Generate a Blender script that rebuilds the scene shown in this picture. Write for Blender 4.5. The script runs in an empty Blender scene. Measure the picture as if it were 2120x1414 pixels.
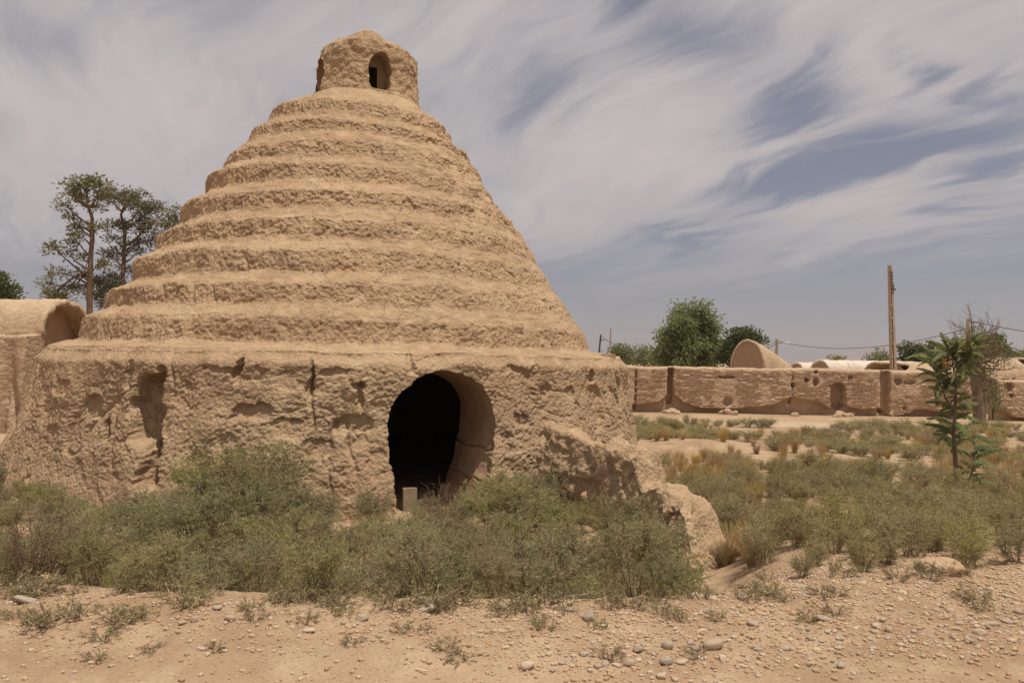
import bpy, math, random
import numpy as np
from mathutils import Vector, Matrix

random.seed(7)
RNG = np.random.default_rng(7)
S = bpy.context.scene
COL = S.collection

# ------------------------------------------------------------------ camera
CAM = np.array([0.0, 0.0, 1.65])
LENS = 28.0
FPX = 2120 * LENS / 36.0
PITCH = math.radians(1.25)
ROLL = 0.016
fw = np.array([0, math.cos(PITCH), math.sin(PITCH)])
up0 = np.array([0, -math.sin(PITCH), math.cos(PITCH)])
rt0 = np.array([1.0, 0, 0])
RT = rt0 * math.cos(ROLL) + up0 * math.sin(ROLL)
UP = up0 * math.cos(ROLL) - rt0 * math.sin(ROLL)
cam_d = bpy.data.cameras.new('camera')
cam_d.lens = LENS
cam_d.sensor_width = 36.0
cam_d.clip_start = 0.05
cam_d.clip_end = 30000
cam = bpy.data.objects.new('camera', cam_d)
COL.objects.link(cam)
M = Matrix(((RT[0], UP[0], -fw[0], CAM[0]), (RT[1], UP[1], -fw[1], CAM[1]),
            (RT[2], UP[2], -fw[2], CAM[2]), (0, 0, 0, 1)))
cam.matrix_world = M
S.camera = cam


def ray(px, py):
    d = fw + RT * ((px - 1060) / FPX) - UP * ((py - 707) / FPX)
    return d / d[1]                      # scaled to one metre of depth (world y)


def at(px, py, Y):
    return CAM + ray(px, py) * Y


# ------------------------------------------------------------------ light
SUN_EL = math.radians(73)
SUN_AZ = math.radians(138)               # clockwise from +Y
to_sun = Vector((math.sin(SUN_AZ) * math.cos(SUN_EL), math.cos(SUN_AZ) * math.cos(SUN_EL), math.sin(SUN_EL)))
sun_d = bpy.data.lights.new('sun', 'SUN')
sun_d.energy = 3.3
sun_d.angle = math.radians(0.6)
sun_d.color = (1.0, 0.93, 0.80)
sun = bpy.data.objects.new('sun', sun_d)
COL.objects.link(sun)
sun.rotation_euler = to_sun.to_track_quat('Z', 'Y').to_euler()
sun.location = (0, 0, 40)

S.view_settings.view_transform = 'Standard'
S.view_settings.look = 'None'
S.view_settings.gamma = 1.0
S.view_settings.exposure = 0.34
S.view_settings.use_curve_mapping = False


class NT:
    """small node-tree writer"""
    def __init__(self, tree):
        self.t = tree
        tree.nodes.clear()

    def n(self, typ, ins=None, **props):
        nd = self.t.nodes.new(typ)
        for k, v in props.items():
            setattr(nd, k, v)
        if ins:
            for k, v in ins.items():
                s = nd.inputs[k]
                if hasattr(v, 'is_linked') and hasattr(v, 'node'):
                    self.t.links.new(v, s)
                else:
                    s.default_value = v
        return nd

    def math(self, op, a, b=0.0, c=None, clamp=False):
        nd = self.n('ShaderNodeMath', {0: a, 1: b}, operation=op, use_clamp=clamp)
        if c is not None:
            if hasattr(c, 'node'):
                self.t.links.new(c, nd.inputs[2])
            else:
                nd.inputs[2].default_value = c
        return nd.outputs[0]

    def mix(self, f, a, b):
        nd = self.n('ShaderNodeMix', data_type='RGBA')
        for k, v in ((0, f), (6, a), (7, b)):
            if hasattr(v, 'node'):
                self.t.links.new(v, nd.inputs[k])
            else:
                nd.inputs[k].default_value = v if k == 0 else (tuple(v) + (1,))[:4]
        return nd.outputs[2]

    def ramp(self, f, a, b):
        return self.n('ShaderNodeMapRange', {0: f, 1: a, 2: b}, interpolation_type='SMOOTHSTEP').outputs[0]

    def noise(self, vec, scale, detail=4.0, rough=0.55, dist=0.0):
        return self.n('ShaderNodeTexNoise', {'Vector': vec, 'Scale': scale, 'Detail': detail, 'Roughness': rough, 'Distortion': dist})

    def link(self, a, b):
        self.t.links.new(a, b)


# ------------------------------------------------------------------ sky
W = bpy.data.worlds.new('World')
S.world = W
W.use_nodes = True
w = NT(W.node_tree)
sky = w.n('ShaderNodeTexSky', sky_type='NISHITA', sun_disc=False, sun_elevation=SUN_EL, sun_rotation=SUN_AZ,
          altitude=900.0, air_density=1.0, dust_density=1.2, ozone_density=1.6)
tc = w.n('ShaderNodeTexCoord').outputs['Generated']
sp = w.n('ShaderNodeSeparateXYZ', {0: tc})
az = w.math('ARCTAN2', sp.outputs[0], sp.outputs[1])
el = w.math('ARCSINE', sp.outputs[2])
# a high, thin cloud sheet seen in plan (direction divided by height)
hz = w.math('ADD', w.math('MAXIMUM', sp.outputs[2], 0.0), 0.16)
plan = w.n('ShaderNodeCombineXYZ', {0: w.math('DIVIDE', sp.outputs[0], hz), 1: w.math('DIVIDE', sp.outputs[1], hz), 2: 0.0}).outputs[0]
warpn = w.noise(plan, 0.7, 3.0)
warp = w.n('ShaderNodeVectorMath', {0: warpn.outputs['Color'], 1: (0.5, 0.5, 0.5)}, operation='SUBTRACT').outputs[0]
planw = w.n('ShaderNodeVectorMath', {0: warp, 1: (0.9, 0.9, 0.9), 2: plan}, operation='MULTIPLY_ADD').outputs[0]
rot = w.n('ShaderNodeVectorRotate', {'Vector': planw, 'Angle': math.radians(-115)}, rotation_type='Z_AXIS').outputs[0]   # streaks run away to the left-hand horizon
rot = w.n('ShaderNodeMapping', {'Vector': rot, 'Scale': (0.34, 1.6, 1.0)}).outputs[0]
streak = w.noise(rot, 1.25, 7.0, 0.62, 0.5).outputs[0]
soft = w.noise(planw, 0.55, 4.0, 0.5).outputs[0]
fine = w.noise(rot, 4.5, 7.0, 0.66, 0.9).outputs[0]


def azel(px, py):
    d = ray(px, py)
    d = d / np.linalg.norm(d)
    return math.atan2(d[0], d[1]), math.asin(d[2])


# slight wobble of the direction, so that the breaks in the cloud sheet are ragged
wob = w.noise(rot, 1.6, 6.0, 0.62)
wsep = w.n('ShaderNodeSeparateXYZ', {0: wob.outputs['Color']})
azw = w.math('ADD', az, w.math('MULTIPLY', w.math('SUBTRACT', wsep.outputs[0], 0.5), 0.34))
elw = w.math('ADD', el, w.math('MULTIPLY', w.math('SUBTRACT', wsep.outputs[1], 0.5), 0.20))


def stroke(x0, y0, x1, y1, wd):
    """soft elliptical break along a line of the sky, in azimuth / elevation"""
    a0, e0 = azel(x0, y0)
    a1, e1 = azel(x1, y1)
    ca, ce = (a0 + a1) / 2, (e0 + e1) / 2
    L = math.hypot(a1 - a0, e1 - e0) / 2
    tx, ty = (a1 - a0) / (2 * L), (e1 - e0) / (2 * L)
    wd = wd / FPX
    da = w.math('SUBTRACT', azw, ca)
    de = w.math('SUBTRACT', elw, ce)
    u = w.math('ADD', w.math('MULTIPLY', da, tx / L), w.math('MULTIPLY', de, ty / L))
    v = w.math('ADD', w.math('MULTIPLY', da, -ty / wd), w.math('MULTIPLY', de, tx / wd))
    r2 = w.math('ADD', w.math('MULTIPLY', u, u), w.math('MULTIPLY', v, v))
    return w.math('POWER', 2.718, w.math('MULTIPLY', r2, -1.0))


cover = w.math('ADD', w.math('MULTIPLY', streak, 0.75), w.math('MULTIPLY', soft, 0.55))
cover = w.math('ADD', cover, w.math('MULTIPLY', fine, 0.50))
breaks = [(1500, 400, 2130, 285, 46, .95), (1520, 215, 1790, 125, 52, .9), (1890, 95, 2000, 70, 34, .6), (1880, 425, 2140, 390, 36, .75),
          (1230, 22, 1390, 0, 40, .55), (1300, 505, 1640, 480, 24, .55), (1060, 225, 1230, 185, 70, .32), (1700, 300, 2000, 215, 60, .4),
          (1330, 110, 1560, 60, 50, .35), (2060, 200, 2140, 160, 50, .4), (-60, 60, 150, 110, 70, .2), (330, 60, 560, 20, 60, .18)]
for (x0, y0, x1, y1, wd, amt) in breaks:
    cover = w.math('SUBTRACT', cover, w.math('MULTIPLY', stroke(x0, y0, x1, y1, wd), amt * 0.75))
veils = [(1500, 300, 1900, 60, 70, .35), (1150, 320, 1560, 300, 110, .3), (1560, 520, 2130, 470, 55, .3), (-100, 300, 520, 250, 190, .3), (1650, 440, 2120, 330, 34, .3)]
for (x0, y0, x1, y1, wd, amt) in veils:
    cover = w.math('ADD', cover, w.math('MULTIPLY', stroke(x0, y0, x1, y1, wd), amt * 0.6))
mask = w.ramp(cover, 0.36, 1.16)
low = w.ramp(w.math('ADD', elw, w.math('MULTIPLY', az, -0.028)), math.radians(4.6), math.radians(9.4))   # the sheet ends above the horizon
mask = w.math('MULTIPLY', mask, w.math('ADD', 0.10, w.math('MULTIPLY', low, 0.88)))
skyc = w.n('ShaderNodeMix', {0: 0.72}, data_type='RGBA', blend_type='MIX')
w.link(sky.outputs[0], skyc.inputs[6])
skyc.inputs[7].default_value = (1.62, 1.62, 2.05, 1)
col = w.mix(mask, skyc.outputs[2], (5.35, 4.85, 4.75))
bg = w.n('ShaderNodeBackground', {'Color': col, 'Strength': 0.085})
out = w.n('ShaderNodeOutputWorld')
w.link(bg.outputs[0], out.inputs[0])

# ------------------------------------------------------------------ numpy noise
_LAT = np.random.default_rng(1).uniform(-1, 1, (64 * 64 * 64, 3)).astype(np.float32)


def noise(P, s, seed=0):
    p = (np.asarray(P) / s + (1000.37 + (seed * 7.13) % 61)).astype(np.float32)
    fl = np.floor(p)
    f = p - fl
    i = fl.astype(np.int32)
    k = (seed * 2654435761) & 0x3ffff
    u = f * f * f * (f * (f * 6 - 15) + 10)
    X = ((i[..., 0] & 63) << 12, ((i[..., 0] + 1) & 63) << 12)
    Y = ((i[..., 1] & 63) << 6, ((i[..., 1] + 1) & 63) << 6)
    Z = (i[..., 2] & 63, (i[..., 2] + 1) & 63)
    fx, fy, fz = f[..., 0], f[..., 1], f[..., 2]
    wx_ = (1 - u[..., 0], u[..., 0])
    wy_ = (1 - u[..., 1], u[..., 1])
    wz_ = (1 - u[..., 2], u[..., 2])
    res = 0
    for a in (0, 1):
        for b in (0, 1):
            wab = wx_[a] * wy_[b]
            for c in (0, 1):
                g = _LAT[(X[a] + Y[b] + Z[c]) ^ k]
                res = res + wab * wz_[c] * (g[..., 0] * (fx - a) + g[..., 1] * (fy - b) + g[..., 2] * (fz - c))
    return res * 1.3


def fbm(P, s, octv=4, seed=0, gain=0.5):
    a, r, t = 1.0, 0, 0
    for k in range(octv):
        r = r + a * noise(P, s / 2 ** k, seed + k * 17)
        t += a
        a *= gain
    return r / t * 1.6


def worley(P, s, seed=0):
    p = (np.asarray(P) / s + 500.11).astype(np.float32)
    fl = np.floor(p)
    f = p - fl
    i = fl.astype(np.int32)
    k = (seed * 2654435761) & 0x3ffff
    best = np.full(p.shape[:-1], 9.0, np.float32)
    for dx in (-1, 0, 1):
        for dy in (-1, 0, 1):
            for dz in (-1, 0, 1):
                g = _LAT[((((i[..., 0] + dx) & 63) << 12) + (((i[..., 1] + dy) & 63) << 6) + ((i[..., 2] + dz) & 63)) ^ k] * np.float32(.5) + np.float32(.5)
                d = (dx + g[..., 0] - f[..., 0]) ** 2 + (dy + g[..., 1] - f[..., 1]) ** 2 + (dz + g[..., 2] - f[..., 2]) ** 2
                np.minimum(best, d, out=best)
    return np.sqrt(best)


def sstep(a, b, x):
    t = np.clip((x - a) / (b - a), 0, 1)
    return t * t * (3 - 2 * t)


# ------------------------------------------------------------------ mesh helpers
def tag(o, label=None, cat=None, group=None, kind=None):
    for k, v in (('label', label), ('category', cat), ('group', group), ('kind', kind)):
        if v:
            o[k] = v
    return o


def link(name, data, parent=None):
    o = bpy.data.objects.new(name, data)
    COL.objects.link(o)
    if parent is not None:
        o.parent = parent
    return o


def empty(name, loc, label=None, cat=None, group=None):
    o = link(name, None)
    o.location = tuple(loc)
    o.empty_display_size = 0.2
    return tag(o, label, cat, group)


def mesh_data(name, verts, faces, mats, midx=None, smooth=True):
    """faces: list of (n,3) / (n,4) integer arrays"""
    me = bpy.data.meshes.new(name)
    verts = np.ascontiguousarray(verts, dtype=np.float32)
    me.vertices.add(len(verts))
    me.vertices.foreach_set('co', verts.ravel())
    loops = np.concatenate([f.ravel() for f in faces]).astype(np.int32)
    tot = np.concatenate([np.full(len(f), f.shape[1]) for f in faces])
    start = np.concatenate(([0], np.cumsum(tot)[:-1])).astype(np.int32)
    me.loops.add(len(loops))
    me.loops.foreach_set('vertex_index', loops)
    me.polygons.add(len(tot))
    me.polygons.foreach_set('loop_start', start)
    if midx is not None:
        me.polygons.foreach_set('material_index', np.asarray(midx, dtype=np.int32))
    me.update(calc_edges=True)
    me.polygons.foreach_set('use_smooth', np.full(len(tot), smooth, dtype=bool))
    for m in (mats if isinstance(mats, (list, tuple)) else [mats]):
        me.materials.append(m)
    me.validate()
    return me


def grid_faces(R, C, wrap=False):
    r = np.arange(R - 1)[:, None]
    c = np.arange(C if wrap else C - 1)[None, :]
    c2 = (c + 1) % C
    return np.stack([r * C + c, r * C + c2, (r + 1) * C + c2, (r + 1) * C + c], -1).reshape(-1, 4)


def grid_obj(name, V, mat, parent=None, wrap=False, keep=None, origin=(0, 0, 0), flip=False):
    R, C = V.shape[:2]
    F = grid_faces(R, C, wrap)
    if keep is not None:
        F = F[keep.ravel()]
    if flip:
        F = F[:, ::-1]
    return link(name, mesh_data(name, V.reshape(-1, 3) - np.asarray(origin), [F], mat), parent)


class MB:
    """collects geometry for ONE mesh"""
    def __init__(self):
        self.v, self.f, self.m, self.n = [], [], [], 0

    def raw(self, V, F, m=0):
        V = np.asarray(V, dtype=np.float64).reshape(-1, 3)
        F = np.asarray(F, dtype=np.int64)
        self.v.append(V)
        self.f.append(F + self.n)
        self.m.append(np.full(len(F), m))
        self.n += len(V)

    def quads(self, Q, m=0):
        Q = np.asarray(Q)
        self.raw(Q.reshape(-1, 3), np.arange(len(Q) * 4).reshape(-1, 4), m)

    def grid(self, V, m=0, wrap=False):
        self.raw(V.reshape(-1, 3), grid_faces(V.shape[0], V.shape[1], wrap), m)

    def tube(self, pts, rad, sides=6, m=0, cap=False):
        pts = np.asarray(pts, dtype=np.float64)
        rad = np.broadcast_to(np.asarray(rad, dtype=np.float64), (len(pts),))
        t = np.gradient(pts, axis=0)
        t /= np.linalg.norm(t, axis=1)[:, None] + 1e-9
        a = np.array([0.31, 0.17, 0.2]) + np.where(abs(t[:, 2:3]) > .8, [[1.0, 0, 0]], [[0, 0, 1.0]])
        u = np.cross(t, a)
        u /= np.linalg.norm(u, axis=1)[:, None]
        v = np.cross(t, u)
        ang = np.arange(sides) * 2 * math.pi / sides
        V = pts[:, None] + rad[:, None, None] * (u[:, None] * np.cos(ang)[None, :, None] + v[:, None] * np.sin(ang)[None, :, None])
        self.grid(V, m, True)
        if cap:
            k = len(pts) - 1
            self.raw(np.concatenate([V[k], pts[k:k + 1]]), [(i, (i + 1) % sides, sides) for i in range(sides)], m)

    def box(self, c, s, m=0, rz=0.0, jit=0.0):
        c = np.asarray(c, dtype=float)
        h = np.asarray(s, dtype=float) / 2
        V = np.array([(x, y, z) for x in (-1, 1) for y in (-1, 1) for z in (-1, 1)]) * h
        if jit:
            V = V + RNG.normal(0, jit, V.shape)
        if rz:
            ca, sa = math.cos(rz), math.sin(rz)
            V = np.stack([V[:, 0] * ca - V[:, 1] * sa, V[:, 0] * sa + V[:, 1] * ca, V[:, 2]], -1)
        self.raw(V + c, [(0, 1, 3, 2), (4, 6, 7, 5), (0, 4, 5, 1), (2, 3, 7, 6), (0, 2, 6, 4), (1, 5, 7, 3)], m)

    def data(self, name, mats, smooth=True, origin=(0, 0, 0)):
        V = np.concatenate(self.v) - np.asarray(origin)
        f3 = [(f, m) for f, m in zip(self.f, self.m) if f.shape[1] == 3]
        f4 = [(f, m) for f, m in zip(self.f, self.m) if f.shape[1] == 4]
        F = [np.concatenate([f for f, _ in g]) for g in (f3, f4) if g]
        mi = np.concatenate([np.concatenate([m for _, m in g]) for g in (f3, f4) if g])
        return mesh_data(name, V, F, mats, mi, smooth)

    def build(self, name, mats, parent=None, smooth=True, origin=(0, 0, 0)):
        return link(name, self.data(name, mats, smooth, origin), parent)


def leaves(mb, C, D, N, L, Wd, m=0):
    """diamond leaves: base C, direction D, rough normal N"""
    C, D, N = (np.asarray(a, dtype=float) for a in (C, D, N))
    D = D / (np.linalg.norm(D, axis=1)[:, None] + 1e-9)
    s = np.cross(D, N)
    s /= np.linalg.norm(s, axis=1)[:, None] + 1e-9
    L = np.broadcast_to(L, (len(C),))[:, None]
    Wd = np.broadcast_to(Wd, (len(C),))[:, None]
    mid = C + D * L * .45
    mb.quads(np.stack([C, mid + s * Wd / 2, C + D * L, mid - s * Wd / 2], 1), m)


def rdir(n, rng=RNG):
    d = rng.normal(size=(n, 3))
    return d / np.linalg.norm(d, axis=1)[:, None]


# ------------------------------------------------------------------ materials
def new_mat(name):
    m = bpy.data.materials.new(name)
    m.use_nodes = True
    return m, NT(m.node_tree)


def finish(t, color, rough=0.9, bump=None, spec=0.2):
    b = t.n('ShaderNodeBsdfPrincipled', {'Roughness': rough, 'Specular IOR Level': spec})
    if hasattr(color, 'node'):
        t.link(color, b.inputs['Base Color'])
    else:
        b.inputs['Base Color'].default_value = (*color, 1)
    if bump is not None:
        t.link(bump, b.inputs['Normal'])
    o = t.n('ShaderNodeOutputMaterial')
    t.link(b.outputs[0], o.inputs[0])
    return b


def earth_mat(name, c_dark, c_mid, c_light, bump=0.02, fscale=42.0, straw=True, strength=0.8):
    m, t = new_mat(name)
    P = t.n('ShaderNodeNewGeometry').outputs['Position']
    big = t.noise(P, 0.55, 4.0, 0.55, 0.4).outputs[0]
    mid = t.noise(P, 4.5, 5.0, 0.6).outputs[0]
    fin = t.noise(P, fscale, 5.0, 0.65).outputs[0]
    c = t.mix(t.ramp(big, 0.36, 0.66), c_dark, c_mid)
    c = t.mix(t.math('MULTIPLY', t.ramp(mid, 0.45, 0.68), 0.7), c, c_light)
    c = t.mix(t.math('MULTIPLY', t.ramp(fin, 0.55, 0.35), 0.38), c, tuple(x * 0.62 for x in c_dark))
    wash = t.noise(t.n('ShaderNodeMapping', {'Vector': P, 'Scale': (1.0, 1.0, 0.35)}).outputs[0], 2.3, 5.0, 0.65, 0.7).outputs[0]
    c = t.mix(t.math('MULTIPLY', t.ramp(wash, 0.54, 0.72), 0.4), c, tuple(min(1, x * 1.16) for x in c_light))
    c = t.mix(t.math('MULTIPLY', t.ramp(wash, 0.42, 0.28), 0.4), c, tuple(x * .82 for x in c_dark))
    red = t.noise(P, 1.7, 4.0, 0.6, 0.6).outputs[0]
    c = t.mix(t.math('MULTIPLY', t.ramp(red, 0.50, 0.68), 0.35), c, (c_mid[0] * .95, c_mid[1] * .84, c_mid[2] * .80))
    mp0 = t.n('ShaderNodeVectorMath', {0: t.noise(P, 3.0, 3.0).outputs['Color'], 1: (.35, .35, .35), 2: P}, operation='MULTIPLY_ADD').outputs[0]
    ed = t.n('ShaderNodeTexVoronoi', {'Vector': mp0, 'Scale': 2.6}, feature='DISTANCE_TO_EDGE').outputs['Distance']
    crack = t.math('MULTIPLY', t.ramp(ed, 0.022, 0.0), t.ramp(t.noise(P, 1.1, 3.0).outputs[0], 0.46, 0.60))
    c = t.mix(t.math('MULTIPLY', crack, 0.35), c, tuple(x * 0.45 for x in c_dark))
    if straw:      # chopped straw in the mud
        mp = t.n('ShaderNodeMapping', {'Vector': P, 'Rotation': (0.4, 0.9, 0.3), 'Scale': (1, 7, 1)}).outputs[0]
        st = t.noise(mp, 26.0, 2.0, 0.5).outputs[0]
        c = t.mix(t.math('MULTIPLY', t.ramp(st, 0.66, 0.74), 0.35), c, (0.60, 0.46, 0.30))
    v = t.n('ShaderNodeTexVoronoi', {'Vector': P, 'Scale': fscale * 0.45, 'Randomness': 1.0}, feature='F1').outputs['Distance']
    h = t.math('ADD', t.math('MULTIPLY', fin, 0.8), t.math('MULTIPLY', t.math('SUBTRACT', 1.0, v), 0.95))
    h = t.math('ADD', h, t.math('MULTIPLY', mid, 1.6))
    h = t.math('SUBTRACT', h, t.math('MULTIPLY', crack, 0.7))
    bp = t.n('ShaderNodeBump', {'Height': h, 'Strength': strength, 'Distance': bump}).outputs[0]
    finish(t, c, 0.95, bp, 0.08)
    return m


MUD = earth_mat('mud_plaster', (0.37, 0.25, 0.156), (0.45, 0.318, 0.198), (0.52, 0.378, 0.24), bump=0.024)
MUD_SMOOTH = earth_mat('smoothed_mud', (0.37, 0.25, 0.16), (0.42, 0.29, 0.185), (0.46, 0.33, 0.21), bump=0.008, strength=0.5)
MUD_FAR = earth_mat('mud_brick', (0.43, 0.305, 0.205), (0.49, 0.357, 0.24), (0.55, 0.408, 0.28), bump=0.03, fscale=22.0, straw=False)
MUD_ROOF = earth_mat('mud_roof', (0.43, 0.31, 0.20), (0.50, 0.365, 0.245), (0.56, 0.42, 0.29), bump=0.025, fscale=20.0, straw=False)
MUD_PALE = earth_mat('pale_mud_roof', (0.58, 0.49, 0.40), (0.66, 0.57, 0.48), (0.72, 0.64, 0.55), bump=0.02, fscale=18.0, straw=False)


def ground_mat():
    m, t = new_mat('dry_earth')
    P = t.n('ShaderNodeNewGeometry').outputs['Position']
    s = t.n('ShaderNodeSeparateXYZ', {0: P})
    big = t.noise(P, 0.35, 5.0, 0.6, 0.5).outputs[0]
    mid = t.noise(P, 3.2, 6.0, 0.62).outputs[0]
    fin = t.noise(P, 55.0, 5.0, 0.7).outputs[0]
    c = t.mix(t.ramp(big, 0.38, 0.64), (0.33, 0.217, 0.137), (0.435, 0.31, 0.2))
    c = t.mix(t.math('MULTIPLY', t.ramp(mid, 0.42, 0.66), 0.6), c, (0.49, 0.368, 0.245))
    # pale trodden track in front of the far wall and the worn road
    trk = t.math('MULTIPLY', t.ramp(t.math('ABSOLUTE', t.math('SUBTRACT', t.math('ADD', s.outputs[1], t.math('MULTIPLY', mid, 3.0)), 33.6)), 2.2, 0.6), 0.65)
    c = t.mix(trk, c, (0.52, 0.41, 0.31))
    clod = t.n('ShaderNodeTexVoronoi', {'Vector': P, 'Scale': 38.0, 'Randomness': 1.0}, feature='F1')
    c = t.mix(t.math('MULTIPLY', t.ramp(fin, 0.56, 0.36), 0.35), c, (0.25, 0.155, 0.095))
    h = t.math('ADD', t.math('MULTIPLY', fin, 0.7), t.math('MULTIPLY', t.math('SUBTRACT', 1.0, clod.outputs['Distance']), 0.35))
    h = t.math('ADD', h, t.math('MULTIPLY', mid, 1.5))
    bp = t.n('ShaderNodeBump', {'Height': h, 'Strength': 0.75, 'Distance': 0.018}).outputs[0]
    finish(t, c, 0.95, bp, 0.08)
    return m


GROUND = ground_mat()


def leaf_mat(name, c1, c2, c3=None, trans=0.35, amt=0.25):
    m, t = new_mat(name)
    g = t.n('ShaderNodeNewGeometry')
    oi = t.n('ShaderNodeObjectInfo')
    r = g.outputs['Random Per Island']
    c = t.mix(r, c1, c2)
    c = t.mix(t.math('MULTIPLY', oi.outputs['Random'], 0.45), c, c2)
    hs = t.n('ShaderNodeHueSaturation', {'Hue': t.math('ADD', 0.485, t.math('MULTIPLY', t.math('FRACT', t.math('MULTIPLY', oi.outputs['Random'], 7.3)), 0.03)),
                                         'Saturation': t.math('ADD', 0.8, t.math('MULTIPLY', t.math('FRACT', t.math('MULTIPLY', oi.outputs['Random'], 3.7)), 0.35)),
                                         'Value': t.math('ADD', 0.78, t.math('MULTIPLY', t.math('FRACT', t.math('MULTIPLY', oi.outputs['Random'], 11.1)), 0.44)), 'Color': c})
    c = hs.outputs[0]
    if c3:
        f = t.math('MULTIPLY', t.ramp(t.noise(g.outputs['Position'], 2.2, 3.0).outputs[0], 0.5, 0.72), 0.6)
        c = t.mix(f, c, c3)
        c = t.mix(t.math('MULTIPLY', t.math('GREATER_THAN', t.math('FRACT', t.math('MULTIPLY', r, 37.0)), 1 - amt), 0.8), c, c3)
    d = t.n('ShaderNodeBsdfDiffuse', {'Color': c})
    tr = t.n('ShaderNodeBsdfTranslucent', {'Color': c})
    mx = t.n('ShaderNodeMixShader', {0: trans, 1: d.outputs[0], 2: tr.outputs[0]})
    o = t.n('ShaderNodeOutputMaterial')
    t.link(mx.outputs[0], o.inputs[0])
    return m


def plain_mat(name, c, rough=0.8, var=0.25, scale=8.0, bump=0.0, spec=0.25, stretch=None):
    m, t = new_mat(name)
    P = t.n('ShaderNodeTexCoord').outputs['Object']
    if stretch:
        P = t.n('ShaderNodeMapping', {'Vector': P, 'Scale': stretch}).outputs[0]
    n = t.noise(P, scale, 5.0, 0.6).outputs[0]
    cc = t.mix(t.ramp(n, 0.3, 0.7), tuple(x * (1 - var) for x in c), tuple(min(1, x * (1 + var)) for x in c))
    bp = t.n('ShaderNodeBump', {'Height': n, 'Strength': 0.6, 'Distance': bump}).outputs[0] if bump else None
    finish(t, cc, rough, bp, spec)
    return m


def stone_mat():
    m, t = new_mat('river_stone')
    oi = t.n('ShaderNodeObjectInfo').outputs['Random']
    P = t.n('ShaderNodeTexCoord').outputs['Object']
    n = t.noise(P, 3.0, 5.0, 0.6).outputs[0]
    c = t.mix(oi, (0.40, 0.30, 0.215), (0.37, 0.30, 0.235))
    c = t.mix(t.math('GREATER_THAN', t.math('FRACT', t.math('MULTIPLY', oi, 13.0)), 0.72), c, (0.50, 0.40, 0.295))
    c = t.mix(t.math('GREATER_THAN', t.math('FRACT', t.math('MULTIPLY', oi, 29.0)), 0.86), c, (0.32, 0.265, 0.21))
    c = t.mix(t.math('MULTIPLY', t.ramp(n, 0.4, 0.7), 0.45), c, (0.43, 0.31, 0.205))
    f = t.noise(P, 22.0, 4.0, 0.6).outputs[0]
    bp = t.n('ShaderNodeBump', {'Height': f, 'Strength': 0.4, 'Distance': 0.006}).outputs[0]
    finish(t, c, 0.8, bp, 0.2)
    return m


STONE = stone_mat()
GRAVEL, gt = new_mat('gravel')
_r = gt.n('ShaderNodeNewGeometry').outputs['Random Per Island']
_c = gt.mix(_r, (0.36, 0.235, 0.145), (0.47, 0.33, 0.21))
_c = gt.mix(gt.math('GREATER_THAN', gt.math('FRACT', gt.math('MULTIPLY', _r, 17.0)), 0.7), _c, (0.46, 0.365, 0.265))
finish(gt, _c, 0.9, None, 0.15)
SHRUB_LEAF = leaf_mat('thorn_shrub_leaf', (0.25, 0.255, 0.112), (0.365, 0.355, 0.175), (0.46, 0.36, 0.20), 0.48, 0.15)
HERB_LEAF = leaf_mat('field_herb_leaf', (0.245, 0.25, 0.095), (0.355, 0.335, 0.15), (0.47, 0.37, 0.18), 0.45, 0.2)
DRY_LEAF = leaf_mat('dry_grass_blade', (0.36, 0.245, 0.105), (0.44, 0.31, 0.15), None, 0.3)
PINE_LEAF = leaf_mat('pine_needles', (0.15, 0.142, 0.066), (0.245, 0.225, 0.11), (0.27, 0.215, 0.12), 0.4, 0.15)
WILLOW_LEAF = leaf_mat('feathery_green_leaf', (0.24, 0.28, 0.070), (0.36, 0.39, 0.12), None, 0.5)
DARK_LEAF = leaf_mat('dark_green_leaf', (0.10, 0.125, 0.055), (0.165, 0.19, 0.085), None, 0.35)
OLIVE_LEAF = leaf_mat('olive_green_leaf', (0.15, 0.17, 0.07), (0.235, 0.24, 0.105), None, 0.4)
SAPLING_LEAF = leaf_mat('sapling_leaf', (0.165, 0.205, 0.080), (0.28, 0.315, 0.14), None, 0.5)
WEED_LEAF = leaf_mat('small_weed_leaf', (0.20, 0.195, 0.075), (0.28, 0.245, 0.11), None, 0.3)
TWIG = plain_mat('twig', (0.30, 0.225, 0.14), 0.9, 0.35, 12)
BROWN_TWIG = plain_mat('brown_twig', (0.20, 0.13, 0.085), 0.9, 0.3, 12)
BARK = plain_mat('pine_bark', (0.155, 0.098, 0.066), 0.95, 0.4, 6, 0.03, 0.1, (1, 1, 0.25))
GREY_BARK = plain_mat('grey_bark', (0.185, 0.135, 0.098), 0.95, 0.35, 6, 0.02, 0.1, (1, 1, 0.25))
CONCRETE = plain_mat('pole_concrete', (0.40, 0.315, 0.23), 0.85, 0.18, 5, 0.004, 0.2, (2, 2, 0.6))
STEEL = plain_mat('dark_steel', (0.06, 0.055, 0.05), 0.6, 0.2, 10)
CABLE = plain_mat('black_cable', (0.045, 0.045, 0.05), 0.6, 0.1, 5)
LAMP = plain_mat('lamp_housing', (0.62, 0.60, 0.57), 0.5, 0.08, 5)
ROCK = plain_mat('mountain_rock', (0.30, 0.215, 0.175), 0.95, 0.3, 0.003, 0.0, 0.05)
STRAW = plain_mat('straw', (0.62, 0.47, 0.27), 0.8, 0.2, 30)

# ------------------------------------------------------------------ terrain
FIELD = -0.80


def crest(x):
    return 5.05 + 0.05 * np.clip(x, 0, 6) ** 2 + 0.16 * noise(np.stack([x, x * 0 + 3, x * 0], -1), 1.1, 5) + 0.07 * noise(np.stack([x, x * 0 + 5, x * 0], -1), .3, 6)


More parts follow.
